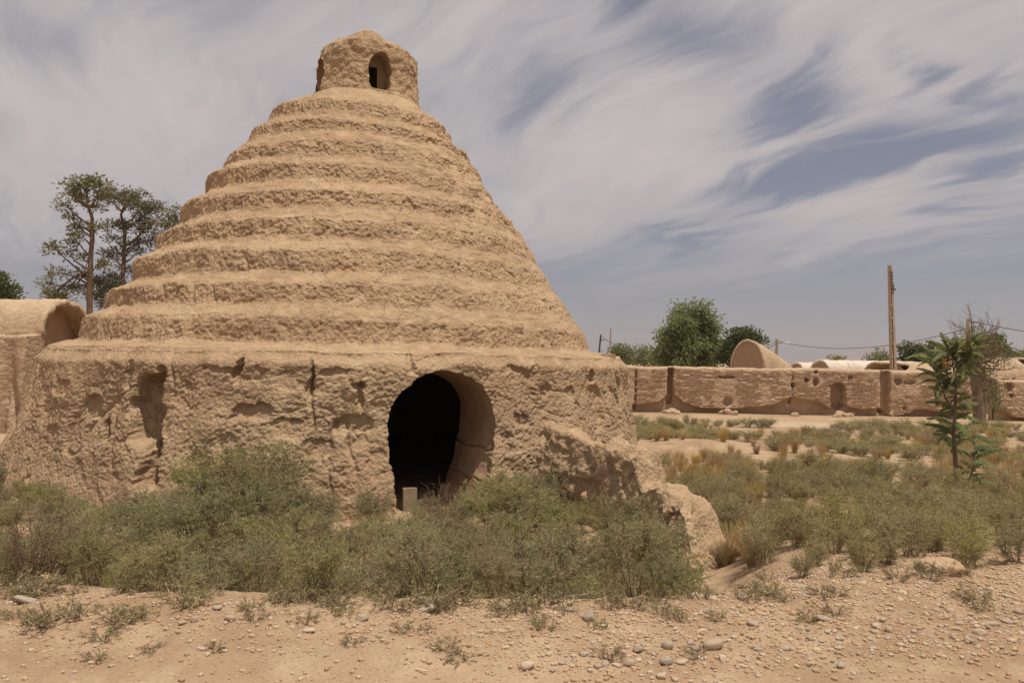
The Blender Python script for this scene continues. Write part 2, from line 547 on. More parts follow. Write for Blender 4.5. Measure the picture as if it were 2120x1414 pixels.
def terrain(x, y, detail=True):
    x = np.asarray(x, dtype=float)
    y = np.asarray(y, dtype=float)
    x, y = np.broadcast_arrays(x, y)
    P = np.stack([x, y, np.zeros_like(x)], -1)
    s = y - crest(x)
    wdt = 2.0 + 4.5 * sstep(1.2, 3.6, x)
    deep = FIELD + 0.42 * sstep(-7.5, -11.0, x) * sstep(9, 16, y)
    z = 0.11 * sstep(-1.5, -0.15, s)
    z = z + (deep - z) * sstep(0.0, 1.0, s / wdt)
    far = sstep(0.5, 3.0, s)
    z = z + far * 0.09 * fbm(P, 5.0, 3, 3) * (1 - 0.7 * sstep(26, 30, y))
    z = z + 0.30 * np.exp(-((x - 4.9) / 2.0) ** 2 - ((y - 22.5) / 1.3) ** 2)
    z = z + 0.22 * np.exp(-((x - 7.0) / 1.1) ** 2 - ((y - 17.5) / 0.9) ** 2)
    if detail:
        nr = 1 - sstep(10, 18, y)
        z = z + nr * (0.045 * fbm(P, 0.75, 4, 11, .6) * sstep(-1.9, -0.6, s) + 0.020 * fbm(P, 0.16, 3, 21, .6) * (0.35 + 0.65 * sstep(-1.7, -0.5, s)))
        z = z + 0.016 * noise(P, 1.3, 31)
    return z


def tz(x, y):
    return float(terrain(np.array([x]), np.array([y]))[0])


def on_ground(px, py):
    """where the line of sight through a pixel meets the terrain"""
    d = ray(px, py)
    t = np.geomspace(2.0, 300.0, 3000)
    P = CAM + d * t[:, None]
    h = P[:, 2] - terrain(P[:, 0], P[:, 1], False)
    i = int(np.argmax(h < 0)) if (h < 0).any() else len(t) - 1
    return P[i]


def spaced(a, b, first, ratio):
    out_, st = [a], first
    while out_[-1] < b:
        out_.append(out_[-1] + st)
        st *= ratio
    return np.array(out_)


ys = np.concatenate([-spaced(0, 200, 1.0, 1.4)[::-1], np.linspace(0.5, 2.8, 12), np.linspace(2.85, 8.5, 210), spaced(8.55, 7500, 0.05, 1.028)])
xh = np.concatenate([np.linspace(0, 7.0, 210)[1:], spaced(7.05, 7000, 0.05, 1.07)])
xs = np.concatenate([-xh[::-1], [0.0], xh])
GX, GY = np.meshgrid(xs, ys)
gv = np.stack([GX, GY, terrain(GX, GY)], -1)
ground = grid_obj('ground', gv, GROUND)
tag(ground, 'dry beige earth of road, bank and field', None, None, 'structure')

# mountains, kilometres away
ridge_px = [(-900, 735), (-300, 728), (300, 735), (900, 742), (1400, 748), (1600, 747), (1730, 742), (1800, 733), (1850, 716), (1890, 704),
            (1930, 711), (1985, 729), (2020, 735), (2065, 729), (2120, 722), (2250, 712), (2500, 726), (3000, 740)]
cols_m, rows_m = 260, 26
pxs = np.linspace(-900, 3000, cols_m)
pys = np.interp(pxs, [p[0] for p in ridge_px], [p[1] for p in ridge_px])
RID = np.array([at(a, b, 5000.0) for a, b in zip(pxs, pys)])
v = np.linspace(0, 1, rows_m)[:, None]
mz = RID[None, :, 2] * np.sin(v * math.pi) ** 1.2
mx = RID[None, :, 0] + 0 * v
my = RID[None, :, 1] + (v - 0.5) * 2200
mP = np.stack([mx, my, mz * 0], -1)
mz = mz * (1 + 0.55 * fbm(mP, 500.0, 5, 77) * (1 - np.exp(-((v - .5) / .1) ** 2) * .8)) - 4
mount = grid_obj('mountains', np.stack([mx, my, mz], -1), ROCK)
tag(mount, 'faint hazy mountain ridge on the horizon', None, None, 'structure')

# ------------------------------------------------------------------ the icehouse
CX, CY = -3.63, 18.14
PHI0 = math.atan2(-CY, -CX)              # direction from the axis to the camera
ICE = empty('icehouse', (CX, CY, FIELD), 'large stepped conical mud icehouse with arched dark doorway and lantern on top', 'icehouse')
RTOP, ZT = 6.20, 1.68


def wall_r(z):
    return RTOP + 0.46 * np.clip((ZT - z) / 2.5, 0, 1.2) ** 1.7


def to_wall(px, py):
    """pixel -> (angle, height) on the base wall"""
    d = ray(px, py)
    R = 6.4
    for _ in range(6):
        a = d[0] ** 2 + d[1] ** 2
        b = -2 * (d[0] * CX + d[1] * CY)
        c = CX ** 2 + CY ** 2 - R ** 2
        q = max(b * b - 4 * a * c, 0)
        s = (-b - math.sqrt(q)) / (2 * a)
        P = CAM + d * s
        R = float(wall_r(P[2]))
    t = math.atan2(P[1] - CY, P[0] - CX) - PHI0
    return (t + math.pi) % (2 * math.pi) - math.pi, P[2]


# recesses of the weathered base: (px, py, half width px, half height px, depth m, right edge sharp)
NOTCH = [(300, 850, 32, 72, .55, 1), (308, 965, 24, 52, .50, 1), (318, 900, 18, 60, .35, 1), (332, 775, 10, 20, .16, 1), (214, 896, 9, 24, .22, 0), (190, 845, 22, 26, .12, 0),
         (492, 765, 8, 28, .16, 1), (262, 775, 9, 32, .12, 0), (520, 855, 40, 17, .10, 0), (640, 785, 7, 34, .13, 1), (455, 765, 40, 6, .06, 0),
         (746, 815, 5, 26, .16, 0), (742, 800, 16, 6, .09, 0), (735, 880, 40, 20, .07, 0), (690, 770, 30, 8, .05, 0), (850, 752, 8, 26, .14, 1),
         (895, 752, 36, 6, .08, 0), (1180, 815, 16, 14, .08, 0), (1130, 810, 12, 11, .06, 0), (1228, 778, 8, 20, .09, 1), (1235, 850, 26, 56, .09, 0),
         (1278, 855, 15, 66, .10, 0), (1195, 858, 10, 34, .06, 0), (1060, 765, 26, 9, .07, 0), (1110, 770, 12, 20, .08, 0), (590, 790, 16, 18, .04, 0),
         (130, 800, 22, 18, .07, 0), (110, 900, 18, 26, .05, 0), (390, 800, 10, 10, .05, 0), (600, 890, 34, 18, .06, 0), (660, 930, 36, 16, .06, 0),
         (1200, 975, 8, 46, .14, 1), (1080, 870, 26, 16, .08, 0), (1150, 905, 40, 14, .07, 0), (780, 960, 18, 30, .06, 0), (1055, 940, 14, 40, .05, 0)]
NOTCH_TZ = []
for (px, py, hw, hh, dep, sh) in NOTCH:
    t0, z0 = to_wall(px, py)
    k = 12.4 / FPX
    NOTCH_TZ.append((t0, z0, hw * k / max(math.cos(t0), 0.35), hh * k, dep, sh))


def base_disp(t, z):
    """outward weathering of the base wall, in metres, for angle t and height z"""
    R = wall_r(z)
    a = PHI0 + t
    P = np.stack([CX + R * np.cos(a), CY + R * np.sin(a), z], -1)
    Wp = P + 0.10 * np.stack([noise(P, .5, 91), noise(P, .5, 92), noise(P, .5, 93)], -1)
    Q = Wp * np.array([1, 1, 1.25])
    d = 0.10 * fbm(P, 1.3, 3, 1)
    n1 = fbm(Wp, 0.62, 4, 5, .6)
    fallen = sstep(0.02, 0.28, n1)
    d = d - 0.018 * fallen                                                                            # fallen plaster patches
    n2 = fbm(Wp * np.array([1, 1, 1.3]), 0.30, 4, 6, .6)
    d = d - 0.014 * sstep(0.06, 0.34, n2) * (.45 + .55 * sstep(-.2, .2, noise(P, 1.4, 8)))
    d = d + (0.013 + 0.014 * fallen) * fbm(Wp, 0.10, 4, 25, .76)
    d = d + 0.028 * (0.55 - worley(Wp, 0.058, 4)) * sstep(-.4, .2, noise(P, .7, 41))                  # clods
    lay = 1 - np.abs(noise(P * np.array([1, 1, 3.0]), 0.9, 13)) * 2
    d = d - 0.025 * np.clip(lay, 0, 1) ** 12 * sstep(-.1, .3, noise(P, 1.2, 14))                        # course cracks
    vert = 1 - np.abs(noise(Wp * np.array([1, 1, .3]), 0.62, 15)) * 2
    d = d - 0.08 * np.clip(vert, 0, 1) ** 12 * sstep(-.1, .3, noise(P, 1.5, 19))                      # vertical cracks
    d = d + 0.012 * fbm(P, 0.05, 2, 23)
    wob1, wob2 = .11 * fbm(P, .34, 4, 61, .65), .11 * fbm(P, .34, 4, 62, .65)
    for (t0, z0, hw, hh, dep, sh) in NOTCH_TZ:
        u = ((t - t0) * R + wob1) / hw
        vv = (z - z0 + wob2) / hh
        near = (abs(u) < 2) & (abs(vv) < 2)
        if not near.any():
            continue
        e = np.maximum(abs(u), 0) ** 3 + abs(vv) ** 3
        f = 1 - sstep(.55, 1.35, e)
        if sh:
            f = f * np.where(u > 0, 1 - sstep(.75, .95, u), 1) * (0.55 + 0.45 * sstep(-1.0, .6, u))
        d = d - dep * f * (1 if sh else .65)
    d = d + .42 * np.clip((ZT - z) / 2.5, 0, 1.1) ** 1.7 * sstep(-.55, -1.35, t)                     # the left flank spreads at its foot
    top = sstep(ZT - 0.35, ZT - 0.02, z)
    rim = sstep(ZT - 0.24, ZT, z + .05 * noise(P, .35, 66)) ** 2
    return d * (1 - 0.55 * top) * (0.6 + 0.4 * sstep(-1.4, -.6, z)) - .15 * rim


# columns: fine on the side that is seen, coarse behind
tf = np.concatenate([np.linspace(-math.pi, -1.72, 90)[:-1], np.linspace(-1.72, 1.72, 1180), np.linspace(1.72, math.pi, 90)[1:-1]])
NC = len(tf)
cosT, sinT = np.cos(PHI0 + tf), np.sin(PHI0 + tf)

# doorway outline on the wall
door_px = [(822, 1110), (820, 1040), (815, 990), (808, 930), (805, 870), (814, 832), (838, 804), (852, 790), (882, 775), (920, 768), (965, 777), (1000, 800),
           (1021, 840), (1026, 890), (1018, 940), (1008, 1000), (998, 1050), (992, 1110)]
door_tz = np.array([to_wall(*p) for p in door_px])
DT, DZ = to_wall(912, 930)
DRm = 6.45


def outline_fn(tzpts, tcen, zcen, R):
    a = (tzpts[:, 0] - tcen) * R
    b = tzpts[:, 1] - zcen
    ph = np.unwrap(np.arctan2(b, a))
    rho = np.hypot(a, b)
    if ph[0] > ph[-1]:
        ph, rho = ph[::-1], rho[::-1]
    return ph, rho


_ph, _rho = outline_fn(door_tz, DT, DZ, DRm)


def door_rho(ph, smooth=False):
    p0 = _ph[0]
    q = (ph - p0) % (2 * math.pi) + p0
    r = np.interp(q, np.concatenate([_ph, [_ph[0] + 2 * math.pi]]), np.concatenate([_rho, [_rho[0]]]))
    k = np.stack([np.cos(ph) * 4, np.sin(ph) * 4, ph * 0], -1)
    if smooth:
        return r
    return r + 0.035 * noise(k, 0.55, 55) + 0.022 * noise(k, 0.2, 57)


# ---- base wall and terrace
zrows = np.concatenate([np.linspace(-1.15, -0.3, 34)[:-1], np.linspace(-0.3, ZT, 118)])
TT, ZZ = np.meshgrid(tf, zrows)
cell = 0.02
a_ = (TT - DT) * DRm
b_ = ZZ - DZ
rho_ = np.hypot(a_, b_)
ph_ = np.arctan2(b_, a_)
rd_ = door_rho(ph_)
near = np.abs(rho_ - rd_) < cell * 0.62
sc = np.where(near, rd_ / np.maximum(rho_, 1e-6), 1.0)
TT = DT + a_ * sc / DRm
ZZ = DZ + b_ * sc
inside = rho_ < rd_ + cell * 0.3
inside |= near
DD = base_disp(TT, ZZ)
RR = wall_r(ZZ) + DD
zz = ZZ - 0.22 * np.clip(DD, -.2, .2) * (~near)
_rim = np.stack([np.cos(TT) * 6, np.sin(TT) * 6, TT * 0], -1)
zz = zz + np.interp(zz, [0.8, ZT], [0, 1]) * (.07 * fbm(_rim, 2.2, 3, 71) + .030 * fbm(_rim, .35, 3, 72))
Vb = np.stack([CX + RR * np.cos(PHI0 + TT), CY + RR * np.sin(PHI0 + TT), zz], -1)
keep = ~(inside[:-1, :] & inside[1:, :] & np.roll(inside, -1, 1)[:-1, :] & np.roll(inside, -1, 1)[1:, :])
BASE = np.array([CX, CY, FIELD])
base_wall = grid_obj('base_wall', Vb, MUD, ICE, True, keep, BASE)


# ---- stepped cone: silhouettes read left and right, bottom / top edge / back of each step
def ring_node(l, r):
    dl, dr = ray(*l), ray(*r)
    al, ar = math.atan2(dl[0], dl[1]), math.atan2(dr[0], dr[1])
    mid, half = (al + ar) / 2, (ar - al) / 2
    D = CY / math.cos(mid)
    rad = D * math.sin(half)
    hd = D * math.cos(half)
    zl = CAM[2] + dl[2] / math.hypot(dl[0], dl[1]) * hd
    zr = CAM[2] + dr[2] / math.hypot(dr[0], dr[1]) * hd
    return CY * math.tan(mid), rad, (zl + zr) / 2, (zr - zl) / (2 * rad)


STEP = [((160, 706), (1218, 728)), ((184, 656), (1197, 690)), ((214, 645), (1182, 662)),
        ((217, 641), (1180, 656)), ((231, 603), (1156, 624)), ((268, 589), (1147, 608)),
        ((271, 584), (1145, 603)), ((284, 540), (1122, 571)), ((319, 528), (1112, 554)),
        ((322, 523), (1110, 548)), ((337, 487), (1088, 514)), ((369, 473), (1078, 495)),
        ((372, 467), (1075, 490)), ((381, 434), (1051, 461)), ((424, 412), (1042, 452)),
        ((427, 407), (1040, 447)), ((441, 372), (1014, 417)), ((459, 364), (1008, 401)),
        ((462, 359), (1005, 396)), ((476, 333), (982, 366)), ((507, 308), (976, 352)),
        ((510, 304), (974, 348)), ((526, 280), (963, 330)), ((552, 266), (945, 319)),
        ((555, 261), (941, 313)), ((574, 234), (922, 282)), ((634, 209), (890, 252)),
        ((648, 202), (871, 236))]
nodes = [list(ring_node(*s_)) for s_ in STEP]
for k in range(0, len(nodes) - 2, 3):       # worn edges in silhouette; the faces themselves stand steeper
    nodes[k + 1][1] += .50 * (nodes[k][1] - nodes[k + 1][1])
    nodes[k + 1][2] -= .03
nodes = [(CX, RTOP - 0.02, ZT + 0.0, 0.0), (CX, RTOP - 0.10, ZT + 0.045, -0.004)] + nodes
segrows = [4, 30]
for k in range(len(STEP) - 1):
    segrows.append([20, 15, 2][k % 3])
prof, riser, tier_id, tk = [], [], [], []
for k in range(len(nodes) - 1):
    n_ = segrows[k]
    for j in range(n_):
        f = j / n_
        prof.append([nodes[k][i] * (1 - f) + nodes[k + 1][i] * f for i in range(4)])
        kind = (k - 2) % 3 if k >= 2 else 1
        riser.append(1.0 if kind == 0 else 0.16)
        tk.append(k)
prof.append(list(nodes[-1]))
riser.append(.3)
tk.append(len(nodes) - 1)
prof = np.array(prof)
riser = np.array(riser)
tk = np.array(tk)
ker = np.array([2, 3, 4, 4, 4, 3, 2], float)
ker /= ker.sum()
pad = np.pad(prof, ((3, 3), (0, 0)), 'edge')
sm = np.stack([np.convolve(pad[:, i], ker, 'valid') for i in range(4)], 1)
prof[1:-1] = sm[1:-1]
riser = np.convolve(np.pad(riser, 3, 'edge'), ker, 'valid')
cx_, r_, z_, k_ = prof.T
TT = np.broadcast_to(tf, (len(prof), NC))
# the terrace edge follows the wall's own top row
P0 = np.stack([cx_[:, None] + r_[:, None] * cosT, CY + r_[:, None] * sinT, z_[:, None] + k_[:, None] * r_[:, None] * np.sin(TT)], -1)
# normals of the swept profile, pointing out
tg = np.gradient(np.stack([r_, z_], 1), axis=0)
nr, nz = tg[:, 1], -tg[:, 0]
ln = np.hypot(nr, nz) + 1e-9
nr, nz = np.abs(nr / ln), np.abs(nz / ln)
topw = sstep(0, 22, np.arange(len(prof)))[:, None]
low1 = fbm(P0 * np.array([1, 1, 1.6]), 1.5, 3, 201)
low2 = fbm(P0 * np.array([1, 1, 1.6]), 1.1, 3, 205)
Wp = P0 + 0.05 * np.stack([noise(P0, .3, 291), noise(P0, .3, 292), noise(P0, .3, 293)], -1)
d = riser[:, None] * (0.020 * (0.55 - worley(Wp, 0.095, 7)) + 0.018 * (0.55 - worley(Wp, 0.055, 8)) + .018 * fbm(Wp, .12, 3, 9, .7))
d = d + 0.012 * fbm(P0, 0.06, 2, 33) * (0.5 + riser[:, None])
d = d + riser[:, None] * 0.035 * fbm(P0, 0.45, 4, 35, .6)
d = d + 0.022 * fbm(P0, 0.28, 3, 36)
crk = 1 - np.abs(noise(Wp * np.array([1, 1, .35]), 0.55, 37)) * 2
d = d - 0.035 * np.clip(crk, 0, 1) ** 12 * (0.3 + .7 * riser[:, None])
flk = noise(P0 * np.array([1, 1, 5.0]), 0.42, 39)
d = d - 0.018 * sstep(.12, .2, flk) * (1.2 - riser[:, None])
# right-hand part of the upper steps is more broken
brk = sstep(0.05, .7, np.sin(TT)) * sstep(3.2, 5.0, z_)[:, None]
d = d + brk * (0.08 * fbm(P0 * np.array([1, 1, 2]), 0.5, 3, 43))
rr = r_[:, None] + topw * (0.055 * low1 + d * nr[:, None])
zz = P0[..., 2] + topw * (0.050 * low2 + d * nz[:, None] - 0.2 * d * riser[:, None])
Vd = np.stack([cx_[:, None] + rr * cosT, CY + rr * sinT, zz], -1)
top_row = Vb[-1]
bl = (1 - sstep(0, 12, np.arange(len(prof))))[:, None, None]
off = top_row[None] - np.stack([CX + (RTOP - 0.02) * cosT, CY + (RTOP - 0.02) * sinT, np.full(NC, ZT)], -1)[None]
Vd = Vd + bl * off
starts = [0] + [int(np.argmax(tk == 2 + 3 * k)) for k in range(9)] + [len(prof) - 1]
for k in range(len(starts) - 1):
    o = grid_obj('terrace' if k == 0 else 'tier', Vd[starts[k]:starts[k + 1] + 1], MUD, ICE, True, None, BASE)
    if k == 9:
        o['label'] = 'uppermost worn step below the lantern'

# ---- lantern on top
LN = [((648, 202), (871, 236)), ((653, 186), (866, 214)), ((658, 150), (864, 180)), ((661, 126), (863, 150)), ((666, 108), (859, 130)), ((678, 99), (846, 116))]
ln_nodes = [ring_node(*s_) for s_ in LN]
rowsL = [[ln_nodes[0][0], ln_nodes[0][1] - .03, ln_nodes[0][2] - .35, ln_nodes[0][3]]]
for k in range(len(ln_nodes) - 1):
    n_ = [10, 20, 20, 10, 8][k]
    for j in range(n_):
        f = j / n_
        rowsL.append([ln_nodes[k][i] * (1 - f) + ln_nodes[k + 1][i] * f for i in range(4)])
rowsL.append(list(ln_nodes[-1]))
nb = len(rowsL)
LCX, LR, LZ, LK = ln_nodes[-1]
for f in np.linspace(0.04, 1.0, 26):       # the roof, closing to the middle
    rowsL.append([LCX, LR * (1 - f) ** .9 if f < 1 else 0.002, LZ + 0.02 * math.sin(f * math.pi / 2), LK * (1 - f)])
rowsL = np.array(rowsL)
tl = np.concatenate([np.linspace(-math.pi, -1.8, 40)[:-1], np.linspace(-1.8, 1.8, 300), np.linspace(1.8, math.pi, 40)[1:-1]])
lc, lr, lz, lk = rowsL.T
TL = np.broadcast_to(tl, (len(rowsL), len(tl)))
cL, sL = np.cos(PHI0 + TL), np.sin(PHI0 + TL)


def lantern_uv(px, py, R=1.14):
    d = ray(px, py)
    a = d[0] ** 2 + d[1] ** 2
    b = -2 * (d[0] * LCX + d[1] * CY)
    c = LCX ** 2 + CY ** 2 - R ** 2
    s = (-b - math.sqrt(max(b * b - 4 * a * c, 0))) / (2 * a)
    P = CAM + d * s
    t = math.atan2(P[1] - CY, P[0] - LCX) - PHI0
    return (t + math.pi) % (2 * math.pi) - math.pi, P[2]


win_px = [(769, 184), (766, 160), (766, 132), (770, 117), (780, 108), (793, 108), (803, 117), (808, 132), (808, 160), (804, 185), (788, 188)]
win = np.array([lantern_uv(*p) for p in win_px])
WT, WZ = lantern_uv(787, 148)
wph, wrho = outline_fn(win, WT, WZ, 1.14)
t2 = -1.22                                # the second opening, on the left flank
wz2 = WZ - 0.02


def win_rho(ph, smooth=False):
    q = (ph - wph[0]) % (2 * math.pi) + wph[0]
    return np.interp(q, np.concatenate([wph, [wph[0] + 2 * math.pi]]), np.concatenate([wrho, [wrho[0]]])) + .012 * np.sin(ph * 5 + 1)


def lantern_disp(t, z):
    a = PHI0 + t
    P = np.stack([LCX + 1.14 * np.cos(a), CY + 1.14 * np.sin(a), z], -1)
    return 0.05 * (0.55 - worley(P, 0.15, 61)) + 0.05 * fbm(P, .5, 3, 63) + 0.012 * fbm(P, .06, 2, 65)


ZL0 = lz[:, None] + lk[:, None] * lr[:, None] * np.sin(TL)
hole = np.zeros(ZL0.shape, bool)
TLm, ZLm = TL.copy(), ZL0.copy()
nearL = np.zeros(ZL0.shape, bool)
for (tc_, zc_) in ((WT, WZ), (t2, wz2)):
    a_ = (TL - tc_) * 1.14
    b_ = ZL0 - zc_
    rho_, ph_ = np.hypot(a_, b_), np.arctan2(b_, a_)
    rd_ = win_rho(ph_)
    nn = (np.abs(rho_ - rd_) < 0.016)
    nn[nb:] = False
    sc = np.where(nn, rd_ / np.maximum(rho_, 1e-6), 1)
    TLm = np.where(nn, tc_ + a_ * sc / 1.14, TLm)
    ZLm = np.where(nn, zc_ + b_ * sc, ZLm)
    ins = ((rho_ < rd_) | nn)
    ins[nb:] = False
    hole |= ins
    nearL |= nn
dl = lantern_disp(TLm, ZLm) * np.where(np.arange(len(rowsL)) < nb, 1, np.clip(lr / LR, 0, 1))[:, None]
dl[:4] *= np.array([0, .1, .3, .7])[:, None]
RL = lr[:, None] + dl
XL = lc[:, None] + RL * np.cos(PHI0 + TLm)
YL = CY + RL * np.sin(PHI0 + TLm)
ZL = ZLm.copy()
xr = RL * np.sin(TLm)                     # sideways position across the roof
yr = RL * np.cos(TLm)
topm = sstep(nb - 14, nb + 1, np.arange(len(rowsL)))[:, None]
hump = 0.14 * np.exp(-((xr - 0.0) / .30) ** 2 - ((yr - .75) / .6) ** 2) + 0.02 * sstep(.30, .0, xr) - .02 * sstep(.3, 1.0, xr)
ZL = ZL + topm * (hump - 0.02 + 0.05 * fbm(np.stack([XL, YL, ZL], -1), .3, 3, 67))
VL = np.stack([XL, YL, ZL], -1)
keepL = ~(hole[:-1] & hole[1:] & np.roll(hole, -1, 1)[:-1] & np.roll(hole, -1, 1)[1:])
lan = grid_obj('lantern', VL, MUD, ICE, True, keepL, BASE)


def tunnel(name, tcen, zcen, R0, rho_fn, cxx, disp, depth, n_out, n_in, parent, cracks=None, mat=MUD_SMOOTH, back=None, taper=0.0):
    """sides of an opening cut through a round wall"""
    ph = np.linspace(-math.pi, math.pi, n_out, endpoint=False)
    rd = rho_fn(ph)
    a = rd * np.cos(ph)
    b = rd * np.sin(ph)
    t = tcen + a / R0
    z = zcen + b
    rw = disp(t, z)
    out_ = np.stack([cxx + rw * np.cos(PHI0 + t), CY + rw * np.sin(PHI0 + t), z], -1)
    ax = np.array([math.cos(PHI0 + tcen), math.sin(PHI0 + tcen), 0])
    cen = np.array([cxx + R0 * ax[0], CY + R0 * ax[1], zcen])
    proj = (out_ - cen) @ ax
    f = np.linspace(0, 1, n_in)[:, None]
    dist = proj[None] * (1 - f) + (-depth) * f
    flat = out_ - proj[:, None] * ax
    V = flat[None] + dist[..., None] * ax
    rad = flat - cen
    rad /= np.linalg.norm(rad, axis=1)[:, None]
    dd = 0.030 * fbm(V, .5, 3, 83) + 0.006 * fbm(V, .08, 2, 84)
    if cracks:
        for zc in cracks:
            dd = dd + 0.06 * np.exp(-((V[..., 2] - zc + .06 * noise(V, .3, 85)) / .014) ** 2)
    w_ = sstep(0, .12, f)
    V = V + (dd * w_ - taper * f + (rho_fn(ph, True) - rd)[None] * sstep(0, .16, f))[..., None] * rad[None]
    grid_obj(name, V, mat, parent, True, None, BASE)
    return V, ax, cen


zc1 = to_wall(1000, 938)[1]
zc2 = to_wall(990, 1008)[1]
tunnel('doorway', DT, DZ, DRm, door_rho, CX, lambda t, z: wall_r(z) + base_disp(t, z), 1.85, 430, 70, base_wall, (zc1 + .02, zc2 + .03))
for (tc_, zc_) in ((WT, WZ), (t2, wz2)):
    Vt, ax, cen = tunnel('window_opening', tc_, zc_, 1.14, win_rho, LCX, lambda t, z: 1.14 + lantern_disp(t, z) * 1.0, .50, 120, 24, lan)
    # rear of the recess: closed above, open to the shaft below
    ring = Vt[-1]
    zmid = zc_ + 0.24
    pts = ring.copy()
    pts[:, 2] = np.maximum(pts[:, 2], zmid)
    c_ = pts.mean(0)
    mbk = MB()
    n_ = len(pts)
    mbk.raw(np.concatenate([pts, [c_]]), [(i, (i + 1) % n_, n_) for i in range(n_)])
    mbk.build('recess_back', MUD_SMOOTH, lan, True, BASE)
    sd_ = np.array([-ax[1], ax[0], 0])                  # to the right as seen from outside
    u_ = (ring - cen) @ sd_
    p2 = ring - ax * .006 + np.clip(.06 - u_, 0, None)[:, None] * sd_
    mbk = MB()
    mbk.raw(np.concatenate([p2, [p2.mean(0)]]), [(i, (i + 1) % n_, n_) for i in range(n_)])
    mbk.build('recess_back', MUD_SMOOTH, lan, True, BASE)


# ---- buttress running forward from the base
def buttress():
    top_px = [(1150, 872, 12.9), (1195, 892, 12.5), (1262, 918, 11.9), (1318, 934, 11.3), (1346, 944, 10.95), (1352, 1002, 10.8), (1390, 1008, 10.4), (1428, 1030, 9.95), (1452, 1066, 9.7), (1466, 1120, 9.5), (1472, 1180, 9.35)]
    T = np.array([at(*p) for p in top_px])
    n_ = 230
    s = np.linspace(0, len(T) - 1, n_)
    path = np.stack([np.interp(s, np.arange(len(T)), T[:, i]) for i in range(3)], 1)
    kk = np.array([1, 2, 3, 2, 1.]) / 9
    for i in range(3):
        path[2:-2, i] = np.convolve(path[:, i], kk, 'valid')
    g = np.gradient(path[:, :2], axis=0)
    # a smooth horizontal direction, from the base outwards
    dirv = (T[-1, :2] - T[0, :2])
    dirv /= np.linalg.norm(dirv)
    side = np.array([-dirv[1], dirv[0]])          # to the right-hand side seen outwards
    # cross-section: left foot, left face, round top, right face, right foot
    m_ = 110
    u = np.linspace(0, 1, m_)
    wtop, wbot = 0.22, 0.42
    sx, sz = [], []
    for q in u:
        if q < .4:
            f = q / .4
            sx.append(-(wbot * (1 - f) + wtop * f)); sz.append(f * .93)
        elif q < .6:
            f = (q - .4) / .2
            sx.append(-wtop * math.cos(f * math.pi)); sz.append(.93 + .07 * math.sin(f * math.pi))
        else:
            f = (q - .6) / .4
            sx.append(wtop * (1 - f) + wbot * f); sz.append(.93 * (1 - f))
    sx, sz = np.array(sx), np.array(sz)
    foot = FIELD - 0.15
    fat = 1 + .25 * sstep(150, 200, np.arange(n_))
    end = 1 - .55 * sstep(205, n_ - 1, np.arange(n_))
    c2 = path[:, :2] - side[None] * -0.0
    V = np.zeros((n_, m_, 3))
    V[..., :2] = c2[:, None] + (-side)[None, None] * (sx[None] * (fat * end)[:, None])[..., None]
    V[..., 2] = foot + (path[:, 2] - foot)[:, None] * sz[None]
    out_ = np.zeros_like(V)
    out_[..., :2] = (-side) * np.sign(sx)[None, :, None] * (1 - sz ** 6)[None, :, None]
    out_[..., 2] = (sz ** 6)[None]
    Wp = V + .05 * np.stack([noise(V, .3, 191), noise(V, .3, 192), noise(V, .3, 193)], -1)
    low = 1 - sz[None]
    dd = .13 * fbm(V, .7, 4, 195, .6) + (.4 + .6 * (sz < .9))[None] * (.09 * fbm(Wp, .22, 4, 91, .65) - .07 * sstep(.1, .22, fbm(Wp, .35, 3, 90)) + .04 * (.55 - worley(Wp, .085, 92))) + .014 * fbm(V, .05, 2, 94)
    dd = dd - .16 * np.exp(-((sz - .25) / .18) ** 2)[None] * sstep(120, 200, np.arange(n_))[:, None]
    V = V + out_ * dd[..., None]
    V[..., 2] += .13 * fbm(V, .5, 4, 97, .6) * (sz ** 2)[None] * sstep(10, 40, np.arange(n_))[:, None]
    V = V[:, ::-1]
    # close the outer end
    endc = V[-1].mean(0)
    cap = np.stack([V[-1] * (1 - f) + endc * f for f in np.linspace(0.05, 1, 14)])
    cd = .06 * (.55 - worley(cap, .16, 99)) + .05 * fbm(cap, .3, 2, 98)
    cap[..., :2] += dirv * (cd[..., None] + .10 * np.sin(np.linspace(0.05, 1, 14) * math.pi / 2)[:, None, None])
    o = grid_obj('buttress', np.concatenate([V, cap]), MUD, ICE, False, None, BASE)
    o['label'] = 'crumbling low mud wall sloping down from the base'
    return T


BT = buttress()

# slab added to catch the sun as the bright patch inside the doorway
p = at(848, 1020, 12.75)
mb = MB()
q = np.linspace(0, 1, 14)
slabw, slabh = 0.22, p[2] - FIELD + 0.13
mb.box((0, 0, slabh / 2 - .1), (slabw, .10, slabh + .1), jit=.006)
slab = mb.data('sun_patch_slab', plain_mat('slab_tan', (0.24, 0.18, 0.12), .9, .2, 9, .004), False)
o = link('sun_patch_slab', slab)
o.location = (p[0], p[1], FIELD)
o.rotation_euler = (math.radians(-7), 0.02, 0.35)
mod = o.modifiers.new('bevel', 'BEVEL'); mod.width = .012; mod.segments = 2
tag(o, 'upright slab added to catch the sun as a bright patch inside the icehouse doorway', 'slab')

# a loose brick on the terrace
tb, zb = to_wall(1240, 742)
mb = MB(); mb.box((0, 0, .035), (.26, .15, .075), jit=.006)
o = link('mud_brick', mb.data('mud_brick', MUD, False))
bpos = at(1243, 741, 15.0)
o.location = (CX + (RTOP - .25) * math.cos(PHI0 + 1.02), CY + (RTOP - .25) * math.sin(PHI0 + 1.02), ZT + .02)
o.rotation_euler = (.05, -.05, .5)
tag(o, 'single loose mud brick lying on the terrace edge at right of the cone', 'brick')


